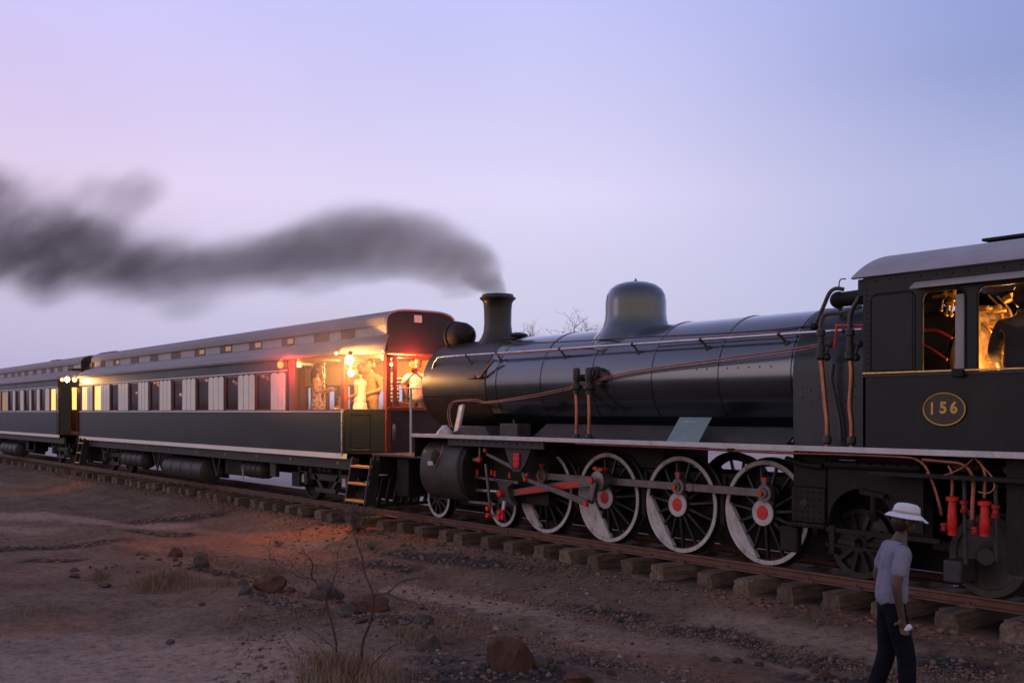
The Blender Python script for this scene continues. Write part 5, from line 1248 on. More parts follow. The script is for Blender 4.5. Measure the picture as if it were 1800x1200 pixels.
for x in (-50, -46.5, -43, -40): plight('saloon_light', (x, 10.1, 2.85), 14, (1,.5,.25), .1, c2_)  # more unseen lights added inside the farther carriage
# carriage gap lamps and door of the farther carriage
dz = (V3((-38.5, CN, 0)), V3((-37.9, CI0, 0))); 
mb = MB(); wallseg(mb, on_taper(.10,0,.012).xy, on_taper(.56,0,.012).xy, 1.12, 2.88, .02); mb.build('end_door', M['greendoor'], c2_)
mb = MB(); wallseg(mb, on_taper(.62,0,.012).xy, on_taper(.80,0,.012).xy, 1.95, 2.85, .02); mb.build('lit_doorway', M['litpane'], c2_)
for px, r, mt in ((109,.05,M['smallwarm']),(118,.075,M['warmlamp']),(131,.07,M['smallwarm'])): lamp(c2_, P(px, 667, 9.55), r, mt)
plight('gap_light', P(119, 669, 9.3), 40, (1,.5,.16), .1, c2_)
mb = MB(); mb.tube([(-38.52, CN-.04, 1.1),(-38.52, CN-.05, 2.5)], .015, 8); mb.tube([(-36.0, CN-.02, 1.1),(-36.0, CN-.03, 2.5)], .015, 8); split_build(mb, 'grab_rail', M['greymetal'], c2_)
xq = U(617, 9.5); ladder(c1, xq, xq+.72)
ladder(c1, U(139,9.5), U(139,9.5)+.45)
# ---- underfloor equipment, nearest carriage
def tank(px0, px1, py, rpx, v, par=c1, name='air_tank'):
    a, b_ = P(px0, py, v), P(px1, py, v); zc = (a.z+b_.z)/2; r = rpx/ (1850/((px0+px1)/2*0+1) ) if False else rpx
    mb = MB(); L = b_.x-a.x; mb.lathe([(0,-.05),(r*.7,-.03),(r,.03),(r,L-.03),(r*.7,L+.03),(0,L+.05)], (a.x, v, zc), (1,0,0), 28)
    for t_ in (.25,.5,.75): mb.lathe([(r,-.02),(r+.012,-.015),(r+.012,.015),(r,.02)], (a.x+L*t_, v, zc), (1,0,0), 28)
    mb.build(name, M['greymetal'], par)
tank(303, 372, 823, .30, 10.1); tank(436, 472, 824, .20, 10.2); tank(226, 262, 806, .24, 10.1)
mb = MB()
for px in (275, 380):
    a = P(px-6, 806, 9.85); b_ = P(px+8, 806, 9.85); c_ = P(px+2, 836 if px > 300 else 825, 9.85); a.z = b_.z = .77
    mb.bar(a, c_, .04, .035); mb.bar(b_, c_, .04, .035)
split_build(mb, 'truss_strut', M['greymetal'], c1)
mb = MB(); mb.box(U(478,9.9), U(488,9.9), 9.85, 9.95, .45, .77); mb.build('hanger_plate', M['greymetal'], c1, bevel=.01)
mb = MB(); mb.box(U(395,10.1), U(425,10.1), 10.1, 10.5, .35, .75); mb.box(U(265,10.1), U(298,10.1), 10.2, 10.7, .35, .75); mb.box(U(520,10.1), U(534,10.1), 10.0, 10.4, .28, .6); split_build(mb, 'battery_box', M['frame'], c1, bevel=.02)
mb = MB(); mb.cyl(P(427,822,9.9), P(427,842,9.9), .018, n=8); mb.build('white_valve_stem', M['whitepaint'], c1)
k = 0
for px in (146,159,225,258,296,345,395,450,510,593): p = P(px, {146:784,159:784}.get(px, 786+ (px-225)*.105), 9.71); MB().box(p.x-.03, p.x+.03, 9.712, 9.72, .86, .92).build('orange_marker', M['orange'], c1)
tank(12, 40, 788, .28, 10.1, c2_); 
mb = MB(); mb.box(U(45,10.1), U(60,10.1), 10.1, 10.6, .3, .75); mb.box(-45, -44, 10.1, 10.6, .35, .75); split_build(mb, 'battery_box', M['frame'], c2_, bevel=.02)
mb = MB(); mb.box(U(185,10.9), U(212,10.9), 10.7, 11.2, 3.84, 3.90); mb.build('roof_vent', M['frame'], c1, bevel=.01)
mb = MB(); mb.box(U(98,10.9), U(112,10.9), 10.7, 11.2, 3.84, 3.90); mb.build('roof_vent', M['frame'], c2_, bevel=.01)
mb = MB(); mb.box(U(150,CI0)-.3, U(150,CI0)+.25, CI0-.5, CI0-.1, 3.27, 3.34); mb.build('roof_flap', M['frame'], c1)

mb = MB()
for a, b_ in ((-36.3, U(236,11)), (U(306,11), U(398,11)), (U(546,11), -17.6)): mb.box(a, b_, 11.0, 11.08, .10, .74)
split_build(mb, 'gap_blocking_plate', M['frame'], c1)  # plates added to block the bright ground seen under the carriage
mb = MB(); mb.box(-44.0, -38.0, 11.0, 11.08, .10, .74); mb.box(-57, -46.5, 11.0, 11.08, .10, .74); split_build(mb, 'gap_blocking_plate', M['frame'], c2_)
# ================================================================== PEOPLE
def skin_mesh(pts, edges, root, sub=2):
    """pts: name -> (x,y,z,rx[,ry])"""
    names = list(pts); me = bpy.data.meshes.new('sk'); me.from_pydata([pts[n][:3] for n in names], [(names.index(a), names.index(b)) for a, b in edges], [])
    o = bpy.data.objects.new('sk', me); C.objects.link(o); md = o.modifiers.new('s', 'SKIN'); md.use_smooth_shade = True; md.branch_smoothing = .6
    if not me.skin_vertices: bpy.context.view_layer.update()
    for i, n in enumerate(names):
        p = pts[n]; sv = me.skin_vertices[0].data[i]; sv.radius = (p[3], p[4] if len(p) > 4 else p[3]); sv.use_root = (n == root)
    sb_ = o.modifiers.new('ss', 'SUBSURF'); sb_.levels = sub; sb_.render_levels = sub
    dg = bpy.context.evaluated_depsgraph_get(); r = bpy.data.meshes.new_from_object(o.evaluated_get(dg)); bpy.data.objects.remove(o); return r
skin_l = pm('light_skin', (.50,.28,.19), .55, var=.08, scale=8, bump=.1)
skin_d = pm('dark_skin', (.065,.036,.026), .5, var=.15, scale=8, bump=.1)
eyew = pm('eye_white', (.7,.68,.65), .3, var=.02, bump=0)
def mesh_from(me, xf, name, mats, parent, voxel=None, extra=None, thick=None):
    bm = bmesh.new(); bm.from_mesh(me)
    if extra:
        for vs, fs in extra:
            vv = [bm.verts.new(v) for v in vs]
            for f in fs:
                try: bm.faces.new([vv[i] for i in f])
                except ValueError: pass
    for v in bm.verts: v.co = xf @ v.co
    out = bpy.data.meshes.new(name); bm.to_mesh(out); bm.free()
    for m_ in mats: out.materials.append(m_)
    out.polygons.foreach_set('use_smooth', [True]*len(out.polygons))
    o = bpy.data.objects.new(name, out); C.objects.link(o); o.parent = parent
    if voxel: r = o.modifiers.new('r', 'REMESH'); r.mode = 'VOXEL'; r.voxel_size = voxel; r.use_smooth_shade = True; s_ = o.modifiers.new('sm', 'SMOOTH'); s_.factor = .5; s_.iterations = 2
    return o
def person(loc, face, H, pose, skinm, parts, label, group=None, voxel=.011, lean=0.0, sex='m'):
    """local frame: x = person's left... +y forward, z up; face = world angle of forward direction (deg)"""
    root = empty('person', loc); tag(root, label, 'person', group)
    k = H/1.72; ml = sex == 'm'; sw = .185 if ml else .16
    J = {'hip': (0,0,.95), 'waist': (0,.0,1.08), 'chest': (0,-.005,1.28), 'upch': (0,-.01,1.40), 'neck': (0,.0,1.475), 'head': (0,.015,1.56)}
    for s, n in ((1,'L'), (-1,'R')):
        J['sh'+n] = (s*sw,-.01,1.405); J['el'+n] = (s*.235,-.02,1.13); J['wr'+n] = (s*.235,.06,.90)
        J['th'+n] = (s*.09,0,.90); J['kn'+n] = (s*.10,.015,.50); J['an'+n] = (s*.10,-.03,.09); J['to'+n] = (s*.11,.12,.035)
    J.update(pose)
    bend = lambda p: p
    if lean:
        def bend(p):
            x, y, z = p
            if z <= .95: return p
            a = lean*min(1, (z-.95)/.5); d_ = z-.95
            return (x, y*math.cos(a)+d_*math.sin(a), .95+d_*math.cos(a)-y*math.sin(a))
    J = {n: bend(p) for n, p in J.items()}
    J = {n: V3(p)*k for n, p in J.items()}
    rad = {'hip': (.165,.115), 'waist': (.145,.10), 'chest': (.165,.11), 'upch': (.135,.085), 'neck': (.055,.058), 'head': (.055,.06)}
    if not ml: rad.update({'hip': (.165,.115), 'waist': (.115,.085), 'chest': (.135,.10), 'upch': (.11,.075), 'neck': (.045,.048)})
    for n in 'LR':
        rad['sh'+n] = (.062,.062) if ml else (.05,.05); rad['el'+n] = (.044,.044) if ml else (.036,.036); rad['wr'+n] = (.03,.025); rad['th'+n] = (.088,.09); rad['kn'+n] = (.058,.06); rad['an'+n] = (.04,.045); rad['to'+n] = (.035,.028)
    E = [('hip','waist'),('waist','chest'),('chest','upch'),('upch','neck'),('neck','head')]
    for n in 'LR': E += [('upch','sh'+n),('sh'+n,'el'+n),('el'+n,'wr'+n),('hip','th'+n),('th'+n,'kn'+n),('kn'+n,'an'+n),('an'+n,'to'+n)]
    pts = {n: (*J[n], rad[n][0]*k, rad[n][1]*k) for n in J}
    for s, n in ((1,'L'), (-1,'R')):     # hands: palm and five fingers
        w, e = J['wr'+n], J['el'+n]; d_ = (w-e).normalized(); side = d_.cross(V3((0,0,1)));  side = side.normalized() if side.length > .2 else V3((s,0,0)); side = V3((0,1,0)).lerp(side, 0) if abs(d_.z) > .9 else side
        nrm = side.cross(d_).normalized(); pl = w+d_*.075*k
        pts['pa'+n] = (*pl, .030*k, .020*k); E.append(('wr'+n, 'pa'+n))
        for i, (o_, ln) in enumerate(((-.032,.062),(-.011,.075),(.011,.070),(.032,.055))):
            b0 = pl+side*o_*k+d_*.03*k; b1 = b0+d_*ln*.5*k-nrm*s*.012*k; b2_ = b0+d_*ln*.85*k-nrm*s*.035*k
            for j, q in enumerate((b0, b1, b2_)): pts[f'f{n}{i}{j}'] = (*q, (.0095-.001*j)*k)
            E += [('pa'+n, f'f{n}{i}0'), (f'f{n}{i}0', f'f{n}{i}1'), (f'f{n}{i}1', f'f{n}{i}2')]
        t0_ = w+d_*.035*k-side*.028*k; t1 = t0_+(d_*.6-side*.8).normalized()*.045*k; pts['t'+n+'0'] = (*t1, .011*k); pts['t'+n+'1'] = (*(t1+d_*.03*k), .009*k); E += [('pa'+n, 't'+n+'0'), ('t'+n+'0', 't'+n+'1')]
    body = skin_mesh(pts, E, 'hip', 2)
    # head
    hc = J['head']+V3((0, .018, .075))*k; turn = pose.get('_turn', 0) if False else 0
    hb = MB(); hb.ball(hc+V3((0,-.008,.02))*k, .076*k, .094*k, .098*k, 20, 14); hb.ball(hc+V3((0,.028,-.045))*k, .055*k, .058*k, .068*k, 16, 10)
    hb.ball(hc+V3((0,.088,-.018))*k, .014*k, .022*k, .026*k, 10, 8); hb.ball(hc+V3((0,.078,-.062))*k, .026*k, .012*k, .009*k, 10, 6); hb.ball(hc+V3((0,.078,.022))*k, .05*k, .012*k, .010*k, 12, 6)
    for s in (-1, 1): hb.ball(hc+V3((s*.077,-.005,-.01))*k, .012*k, .022*k, .033*k, 10, 8)
    th = R_(face-90); xf = Matrix.Rotation(th, 4, 'Z')
    mesh_from(body, xf, 'body', [skinm], root, voxel=voxel, extra=[(hb.V, hb.F)])
    for s in (-1, 1):
        eb = MB(); eb.ball(hc+V3((s*.03,.077,.003))*k, .012*k, .009*k, .009*k, 10, 8); eo = eb
        eo.V = [tuple(xf @ V3(v)+V3(loc)) for v in eo.V]; eo.build('eye', eyew, root)
        ib = MB(); ib.ball(hc+V3((s*.03,.084,.003))*k, .005*k, .004*k, .005*k, 8, 6); ib.V = [tuple(xf @ V3(v)+V3(loc)) for v in ib.V]; ib.build('iris', M['black'], root)
    g = lambda names, add, over={}: {n: (*J[n], (over.get(n, rad[n])[0]+add)*k, (over.get(n, rad[n])[1]+add)*k) for n in names}
    for pt in parts:
        kind, mat = pt[0], pt[1]
        if kind == 'shirt':
            lg = pt[2] if len(pt) > 2 else .45; P_ = g(['hip','waist','chest','upch'], .034); P_['hip'] = (*(J['hip']+V3((0,0,-.07))*k), .192*k, .15*k); base = J['neck'].lerp(J['upch'], .35); P_['collar'] = (*base, .088*k, .08*k); P_['upch'] = (*J['upch'], .165*k, .118*k)
            Ee = [('hip','waist'),('waist','chest'),('chest','upch'),('upch','collar')]
            for n in 'LR':
                P_['sh'+n] = (*J['sh'+n], .078*k if ml else .062*k); m_ = J['sh'+n].lerp(J['el'+n], min(lg*2, .98)*.5); P_['m'+n] = (*m_, .072*k); Ee += [('upch','sh'+n),('sh'+n,'m'+n)]
                if lg > .45: q = J['sh'+n].lerp(J['el'+n], min(1, lg)); P_['q'+n] = (*q, .064*k); Ee.append(('m'+n,'q'+n))
                if lg > 1: q = J['el'+n].lerp(J['wr'+n], lg-1); P_['z'+n] = (*q, .045*k); Ee.append(('q'+n,'z'+n))
            mesh_from(skin_mesh(P_, Ee, 'hip', 2), xf, 'shirt', [mat], root)
        if kind == 'trousers':
            P_ = g(['hip'], .020); wv = J['waist']; P_['w'] = (*wv, .152*k, .108*k); Ee = [('w','hip')]
            for n in 'LR':
                P_['th'+n] = (*J['th'+n], .102*k, .105*k); P_['kn'+n] = (*J['kn'+n], .08*k, .083*k); P_['an'+n] = (*(J['an'+n]+V3((0,0,.01))), .068*k, .075*k); Ee += [('hip','th'+n),('th'+n,'kn'+n),('kn'+n,'an'+n)]
            mesh_from(skin_mesh(P_, Ee, 'hip', 2), xf, 'trousers', [mat], root)
        if kind == 'shoes':
            for n in 'LR':
                sb_ = MB(); a, b_ = J['an'+n], J['to'+n]; sb_.tube([a+V3((0,-.05,-.04))*k, a+V3((0,0,-.045))*k, a.lerp(b_, .6)+V3((0,0,-.018))*k, b_+V3((0,.05,0))*k], [.04*k,.05*k,.046*k,.026*k], 12, sm=4)
                sb_.V = [tuple(xf @ V3(v)+V3(loc)) for v in sb_.V]; sb_.build('shoe', mat, root)
        if kind == 'dress':
            P_ = g(['waist','chest'], .016); P_['top'] = (*(J['upch'].lerp(J['chest'], .35)), .13*k, .09*k); P_['hp'] = (*J['hip'], .185*k, .14*k); P_['k'] = (0, 0, .55*k, .23*k, .18*k)
            mesh_from(skin_mesh(P_, [('top','chest'),('chest','waist'),('waist','hp'),('hp','k')], 'waist', 2), xf, 'dress', [mat], root)
        if kind == 'hair':
            hbm = MB(); hbm.ball(hc+V3((0,-.018,.033))*k, .084*k, .096*k, .098*k, 18, 12); hbm.ball(hc+V3((0,-.045,-.005))*k, .08*k, .07*k, .09*k, 16, 10)
            if len(pt) > 2: hbm.tube([hc+V3((0,-.06,.02))*k, hc+V3((0,-.085,-.10))*k, hc+V3((0,-.10,-.25))*k, hc+V3((.02,-.09,-.40))*k], [.075*k,.075*k,.065*k,.02*k], 12, sm=4)
            # cut the face side back
            hbm.V = [(v[0], min(v[1], hc.y+(.035*k if v[2] < hc.z+.06*k else .075*k)), v[2]) for v in hbm.V]
            hbm.V = [tuple(xf @ V3(v)+V3(loc)) for v in hbm.V]; hbm.build('hair', mat, root)
        if kind == 'hat':
            h0 = hc+V3((0,-.005,.055))*k; nf = V3((0,.16,1)).normalized() if len(pt) > 2 else V3((0,0,1))
            hh = MB(); hh.lathe([(.15,-.035),(.155,-.03),(.125,-.004),(.097,.004),(.095,.025),(.088,.06),(.068,.080),(.03,.088),(0,.09)], h0, nf, 36)
            hh.V = [((v[0]-h0.x)*.92+h0.x, (v[1]-h0.y)*(1.28 if v[1] > h0.y else 1.0)+h0.y, v[2]-(.02 if v[1] > h0.y+.1 else 0)) for v in hh.V]
            hh.V = [tuple(xf @ V3(v)+V3(loc)) for v in hh.V]; hh.build('hat', mat, root)
            hb2 = MB(); hb2.lathe([(.101,.004),(.103,.008),(.1,.022),(.097,.024)], h0, nf, 36); hb2.V = [((v[0]-h0.x)*.93+h0.x, (v[1]-h0.y)*(1.22 if v[1] > h0.y else 1.0)+h0.y, v[2]) for v in hb2.V]
            hb2.V = [tuple(xf @ V3(v)+V3(loc)) for v in hb2.V]; hb2.build('hat_band', pt[3] if len(pt) > 3 else mat, root)
    def W(p): return xf @ (V3(p)*k)+V3(loc)
    return root, W
def floral(name, c0, c1, scale=14):
    m, t, b = nmat(name); tc = t.nodes.new('ShaderNodeTexCoord'); v = t.nodes.new('ShaderNodeTexNoise'); v.inputs['Scale'].default_value = scale; v.inputs['Detail'].default_value = 2
    t.links.new(tc.outputs['Object'], v.inputs['Vector']); r = ramp(t, [(.44, c0), (.5, c1), (.62, c0)], 'LINEAR'); t.links.new(v.outputs[0], r.inputs[0]); t.links.new(r.outputs[0], b.inputs['Base Color']); b.inputs['Roughness'].default_value = .8; return m
def stripes(name, c0, c1, sc_):
    m, t, b = nmat(name); tc = t.nodes.new('ShaderNodeTexCoord'); w = t.nodes.new('ShaderNodeTexWave'); w.bands_direction = 'Z'; w.inputs['Scale'].default_value = sc_; w.inputs['Distortion'].default_value = .3
    t.links.new(tc.outputs['Object'], w.inputs['Vector']); r = ramp(t, [(.70, c0), (.78, c1)], 'LINEAR'); t.links.new(w.outputs[0], r.inputs[0]); t.links.new(r.outputs[0], b.inputs['Base Color']); b.inputs['Roughness'].default_value = .8; return m
def cloth(name, c, **k): return pm(name, c, .9, var=.15, scale=6, bump=.9, bscale=7, bdist=.045, spec=.12, **k)
FZ = 1.165
hairdark = pm('dark_hair', (.02,.012,.009), .5, var=.4, scale=30, bump=.6, bscale=80); hairbrown = pm('brown_hair', (.07,.035,.018), .5, var=.4, scale=30, bump=.6, bscale=80)
def at(px, v, z=FZ): q = P(px, 723, v); return (q.x, v, z)
GP = 'passengers on the carriage veranda'
person(at(557,10.15), 50, 1.70, {'elL': (.20,.03,1.14), 'wrL': (.10,.27,1.20), 'elR': (-.20,.03,1.14), 'wrR': (-.06,.28,1.17)}, skin_l, [('dress', floral('floral_dress', (.62,.55,.52,1), (.16,.04,.07,1), 16)), ('hair', hairdark, 'long')], 'woman with long dark hair in strapless floral dress, standing left of the veranda lamp', GP, sex='f')
person(at(633,10.25), -150, 1.62, {'elL': (.2,-.02,1.12), 'wrL': (.15,.18,1.02), 'elR': (-.2,-.02,1.12), 'wrR': (-.12,.2,1.05)}, skin_l, [('dress', cloth('white_dress', (.72,.68,.64))), ('shirt', cloth('white_blouse', (.72,.68,.64)), .4), ('hair', hairbrown)], 'person in white right under the bright veranda lamp', GP, sex='f')
person(at(652,10.55), -75, 1.74, {'elL': (.33,-.03,1.17), 'wrL': (.16,.13,1.02), 'elR': (-.30,-.02,1.16), 'wrR': (-.08,.19,1.06)}, skin_l, [('shirt', cloth('tan_shirt', (.36,.26,.15)), .8), ('trousers', cloth('khaki_trousers', (.22,.16,.10))), ('shoes', M['black']), ('hair', hairbrown)], 'man in tan shirt with elbows bent, standing behind the person in white', GP)
person(at(688,10.85), 150, 1.68, {'elL': (.30,.10,1.18), 'wrL': (.34,.28,1.02), 'elR': (-.26,.06,1.15), 'wrR': (-.30,.22,.98)}, skin_l, [('shirt', stripes('striped_top', (.02,.02,.03,1), (.65,.62,.6,1), 4.2), .4), ('trousers', cloth('dark_trousers', (.02,.02,.03))), ('shoes', M['black']), ('hair', hairdark)], 'person in black and white striped top behind the corner post', GP)
cm_, W_ = person(at(734,11.05), -42, 1.74, {'elL': (.27,.15,1.24), 'wrL': (.075,.27,1.40), 'elR': (-.27,.15,1.24), 'wrR': (-.075,.27,1.40)}, skin_l, [('shirt', floral('patterned_shirt', (.70,.66,.62,1), (.30,.22,.26,1), 22), .7), ('trousers', cloth('grey_trousers', (.08,.08,.1))), ('shoes', M['black']), ('hair', hairdark)], 'man in pale patterned shirt photographing through the open carriage end', GP)
pc_ = W_((0,.33,1.50)); mb = MB(); th = R_(-42); e1 = V3((math.cos(th), math.sin(th), 0)); e2 = V3((-e1.y, e1.x, 0))
mb.obox(pc_, e1*.03, e2*.06, V3((0,0,.045))); mb.cyl(pc_+e1*.03, pc_+e1*.10, .035, n=16); o_ = mb.build('camera', M['black'], None, org=pc_, bevel=.006); tag(o_, 'small black camera held up by the man in the patterned shirt', 'camera')
person(at(595,10.75, FZ-.28), 20, 1.30, {'knL': (.10,.42,.86), 'anL': (.10,.44,.42), 'toL': (.1,.58,.38), 'knR': (-.10,.42,.86), 'anR': (-.10,.44,.42), 'toR': (-.1,.58,.38), 'elL': (.2,.08,1.15), 'wrL': (.12,.25,1.05), 'elR': (-.2,.08,1.15), 'wrR': (-.12,.25,1.05)}, skin_l, [('shirt', cloth('child_top', (.6,.55,.5)), .4), ('hair', hairdark)], 'dark-haired child low behind the sill between the woman and the veranda lamp', GP, sex='f')
# crewman at the cab window, seen from behind against the fire
person(at(1797,10.05, 1.27), 95, 1.80, {'elL': (.30,.05,1.15), 'wrL': (.34,.28,1.05), 'elR': (-.28,.05,1.15), 'wrR': (-.30,.22,1.0)}, skin_d, [('shirt', cloth('dark_overall', (.045,.042,.05)), 1.6), ('trousers', cloth('dark_overall_legs', (.04,.04,.045))), ('shoes', M['black']), ('hair', hairdark)], 'crewman in dark overalls with his back to the cab window, lit by the fire')
# the man walking past in the foreground
px_, v_ = 1566, 7.72; q = P(px_, 723, v_); fz = groundz(q.x, v_)
hatm = pm('white_hat', (.62,.64,.74), .8, var=.06, scale=8, bump=.3); bandm = cloth('pale_hat_band', (.42,.38,.42))
mroot, MW = person((q.x, v_, fz-.005), 50, 1.70, {'knL': (.10,.10,.50), 'anL': (.10,.10,.09), 'toL': (.11,.25,.035), 'knR': (-.10,.0,.50), 'anR': (-.10,-.14,.10), 'toR': (-.11,.0,.03), 'elR': (-.26,-.05,1.13), 'wrR': (-.25,.05,.89), 'elL': (.265,-.05,1.13), 'wrL': (.27,.0,.89)}, skin_d,
    [('shirt', cloth('grey_lilac_shirt', (.19,.20,.29)), .85), ('trousers', cloth('navy_trousers', (.006,.007,.014))), ('shoes', M['black']), ('hair', hairdark), ('hat', hatm, 1, bandm)], 'man in white brimmed hat, grey-lilac shirt and dark trousers walking beside the locomotive', voxel=.0085, lean=.14)
wq = MW((-.24,.235,.86)) 
mb = MB(); mb.lathe([(.0,-.035),(.022,-.03),(.026,0),(.022,.03),(0,.035)], (MW((.27,.05,.85)).x, MW((.27,.05,.85)).y, MW((.27,.05,.85)).z-.06), (.7,.5,.5), 14)
o_ = mb.build('rag_ball', hatm, None, org=tuple(V3(mb.V[0]))); tag(o_, 'small pale rag gripped in the walking man\'s hand', 'rag')

# ================================================================== PLANTS
bark = pm('purple_brown_twig', (.045,.027,.026), .8, var=.3, scale=30, bump=.5, bscale=80)
def zp(x, y, z=3.6, ox=400, oy=880): return (ox+x/z, oy+y/z)
base = G(675, 1225); base.z = groundz(base.x, base.y)
shrub = empty('bare_shrub', base); tag(shrub, 'bare thorny shrub with two crooked purple-brown stems in the foreground', 'shrub')
SD = base.y
rnd = random.Random(12)
def branch(pl, r0, r1, name, dv0=0, dv1=0):
    pts = []
    for i, (x, y) in enumerate(pl):
        px, py = zp(x, y); t_ = i/(len(pl)-1); 
        q = P(px, py, SD+dv0+(dv1-dv0)*t_); pts.append(q)
    n = len(pts)
    MB().tube(pts, [r0, r1], 6, sm=5).build(name, bark, shrub); return pts
B = []
root_ = (985, 1240)
B.append(branch([root_,(870,1150),(848,1080),(855,900),(905,760),(922,600),(870,460),(848,350),(830,300),(795,170),(810,60),(790,10)], .015, .0035, 'stem', 0, .15))
B.append(branch([root_,(800,1120),(700,1010),(685,880),(640,700),(610,600),(560,520),(530,470),(540,400),(500,340),(450,325)], .014, .0035, 'stem', 0, -.2))
B.append(branch([(530,490),(470,485),(400,450),(330,410),(290,390),(255,345)], .007, .0022, 'twig', -.17, -.3))
B.append(branch([(922,600),(1010,580),(1060,540),(1100,510),(1200,490),(1280,500)], .007, .0022, 'twig', .08, .2))
B.append(branch([(1010,580),(1100,620),(1180,645),(1260,680),(1330,700)], .006, .002, 'twig', .1, .0))
B.append(branch([root_,(860,1100),(760,1010),(640,900),(540,820),(480,790),(400,740),(330,730)], .012, .003, 'stem', 0, .25))
B.append(branch([(440,750),(425,700),(400,660),(370,590)], .0055, .002, 'twig', .18, .25))
B.append(branch([(635,570),(665,520),(690,430),(700,330),(740,240)], .0055, .002, 'twig', -.1, 0))
B.append(branch([(640,1150),(520,1110),(430,980),(390,910),(355,860)], .007, .002, 'twig', .0, -.15))
B.append(branch([root_,(900,1080),(950,1000),(1000,950),(1060,910),(1110,900)], .007, .002, 'twig', 0, -.1))
B.append(branch([(640,1010),(560,900),(470,830),(400,800)], .006, .002, 'twig', .05, .2))
B.append(branch([(870,470),(840,430),(790,390),(770,330)], .004, .0012, 'twig', .12, .1))
B.append(branch([(795,170),(740,110),(700,60)], .003, .0012, 'twig', .15, .2)); B.append(branch([(800,150),(860,90),(930,60)], .003, .0012, 'twig', .15, .1))
# fine side twigs and thorns
mb = MB()
for pts in B:
    for i in range(len(pts)-1):
        if pts[i].z < base.z+.25: continue
        for _ in range(2):
            a = pts[i].lerp(pts[i+1], rnd.random()); d_ = V3((rnd.gauss(0,1), rnd.gauss(0,1), rnd.gauss(.7,.7))).normalized(); L = rnd.uniform(.10,.26); m_ = a+d_*L*.5+V3([rnd.gauss(0,.012) for _ in range(3)]); e = a+d_*L+V3((0,0,.03))
            mb.tube([a, m_, e], [.0022,.0008], 4, sm=3); mb.tube([m_, m_+(d_+V3([rnd.gauss(0,.7) for _ in range(3)])).normalized()*L*.4], [.0015,.0007], 4)
mb.build('side_twigs', bark, shrub, smooth=False)['kind'] = 'stuff'
mb = MB()
for pts in B:
    for i in range(len(pts)-1):
        for _ in range(3):
            a = pts[i].lerp(pts[i+1], rnd.random()); d_ = V3((rnd.gauss(0,1), rnd.gauss(0,1), rnd.gauss(.5,1))).normalized(); L = rnd.uniform(.02,.10)
            mb.tube([a, a+d_*L*.6+V3((0,0,.006)), a+d_*L], [.0018,.0008], 4)
mb.build('thorn', bark, shrub, smooth=False)['kind'] = 'stuff'
# fine grey twigs with tiny pale leaves, low bush beside the sleeper ends
def bush(px, py, R, H, n, label, seed, leafmat, name='low_bush', cat='bush', leafy=10):
    p = G(px, py); p.z = groundz(p.x, p.y); o_ = empty(name, p); tag(o_, label, cat); rnd = random.Random(seed); mb = MB(); lf = MB()
    for _ in range(n):
        a = rnd.uniform(0, 6.28); e = p+V3((math.cos(a)*R*rnd.uniform(.3,1), math.sin(a)*R*rnd.uniform(.2,.7), H*rnd.uniform(.4,1))); m_ = p.lerp(e, .5)+V3((rnd.gauss(0,.04), rnd.gauss(0,.04), H*.08))
        mb.tube([p, m_, e], [.004,.0012], 4, sm=3)
        for _ in range(3):
            s0 = m_.lerp(e, rnd.random()); s1 = s0+V3((rnd.gauss(0,.07), rnd.gauss(0,.07), rnd.gauss(.03,.05))); mb.tube([s0, s1], [.0018,.0008], 4)
            for _ in range(leafy):
                c_ = s0.lerp(s1, rnd.random())+V3([rnd.gauss(0,.012) for _ in range(3)]); u_ = V3([rnd.gauss(0,1) for _ in range(3)]).normalized()*.008; w_ = u_.orthogonal().normalized()*.005
                lf.add([c_-u_, c_-w_, c_+u_, c_+w_], [(0,1,2,3)])
    mb.build('twigs', bark, o_, smooth=False)
    if leafy: lf.build('leaves', leafmat, o_, smooth=False, recalc=False)
leafg = pm('small_grey_green_leaf', (.14,.13,.09), .7, var=.35, scale=20, bump=0); leafg2 = pm('fresh_small_leaf', (.06,.12,.04), .7, var=.3, scale=20, bump=0)
bush(628, 936, .42, .58, 46, 'thin grey bush in front of the carriage ladder beside the sleeper ends', 4, leafg)
bush(655, 966, .12, .14, 10, 'tiny green plant on the red soil right of the shrub top', 6, leafg2, leafy=14)
bush(490, 960, .10, .10, 8, 'tiny green seedling on the red soil left of the shrub top', 7, leafg2, leafy=10)
# fallen twig
ft = [P(1175/1,1,9)] if False else None
# ---- bare tree far beyond the locomotive
def bare_tree(px, dist_v, hgt, spread, seed, label):
    q = P(px, 723, dist_v); b0 = V3((q.x, dist_v, -.55)); o_ = empty('bare_tree', b0); tag(o_, label, 'tree'); rnd = random.Random(seed)
    tr = MB(); cr = MB()
    def grow(p, d, L, r, lv):
        e = p+d*L; m_ = p.lerp(e, .5)+V3([rnd.gauss(0, L*.05) for _ in range(3)])
        (tr if lv < 2 else cr).tube([p, m_, e], [r, r*.62], 6 if lv < 3 else 3)
        if lv >= 7: return
        for _ in range(3 if lv < 5 else 2):
            nd = (d+V3((rnd.gauss(0,.55)*spread, rnd.gauss(0,.55)*spread, rnd.gauss(.08,.28)))).normalized(); grow(e if rnd.random() < .6 else m_.lerp(e, rnd.random()), nd, L*rnd.uniform(.62,.82), r*.6, lv+1)
    grow(b0, V3((0,0,1)), hgt*.26, hgt*.015, 0)
    tb = pm('far_bark', (.20,.15,.14), .9, var=.2, scale=2, bump=0)
    tr.build('trunk', tb, o_); cr.build('crown', tb, o_, smooth=False)
bare_tree(968, 27, 8.5, 1.15, 3, 'leafless spreading tree showing above the boiler between chimney and dome')
bare_tree(1018, 31, 7.9, .9, 9, 'smaller leafless treetop just left of the steam dome')

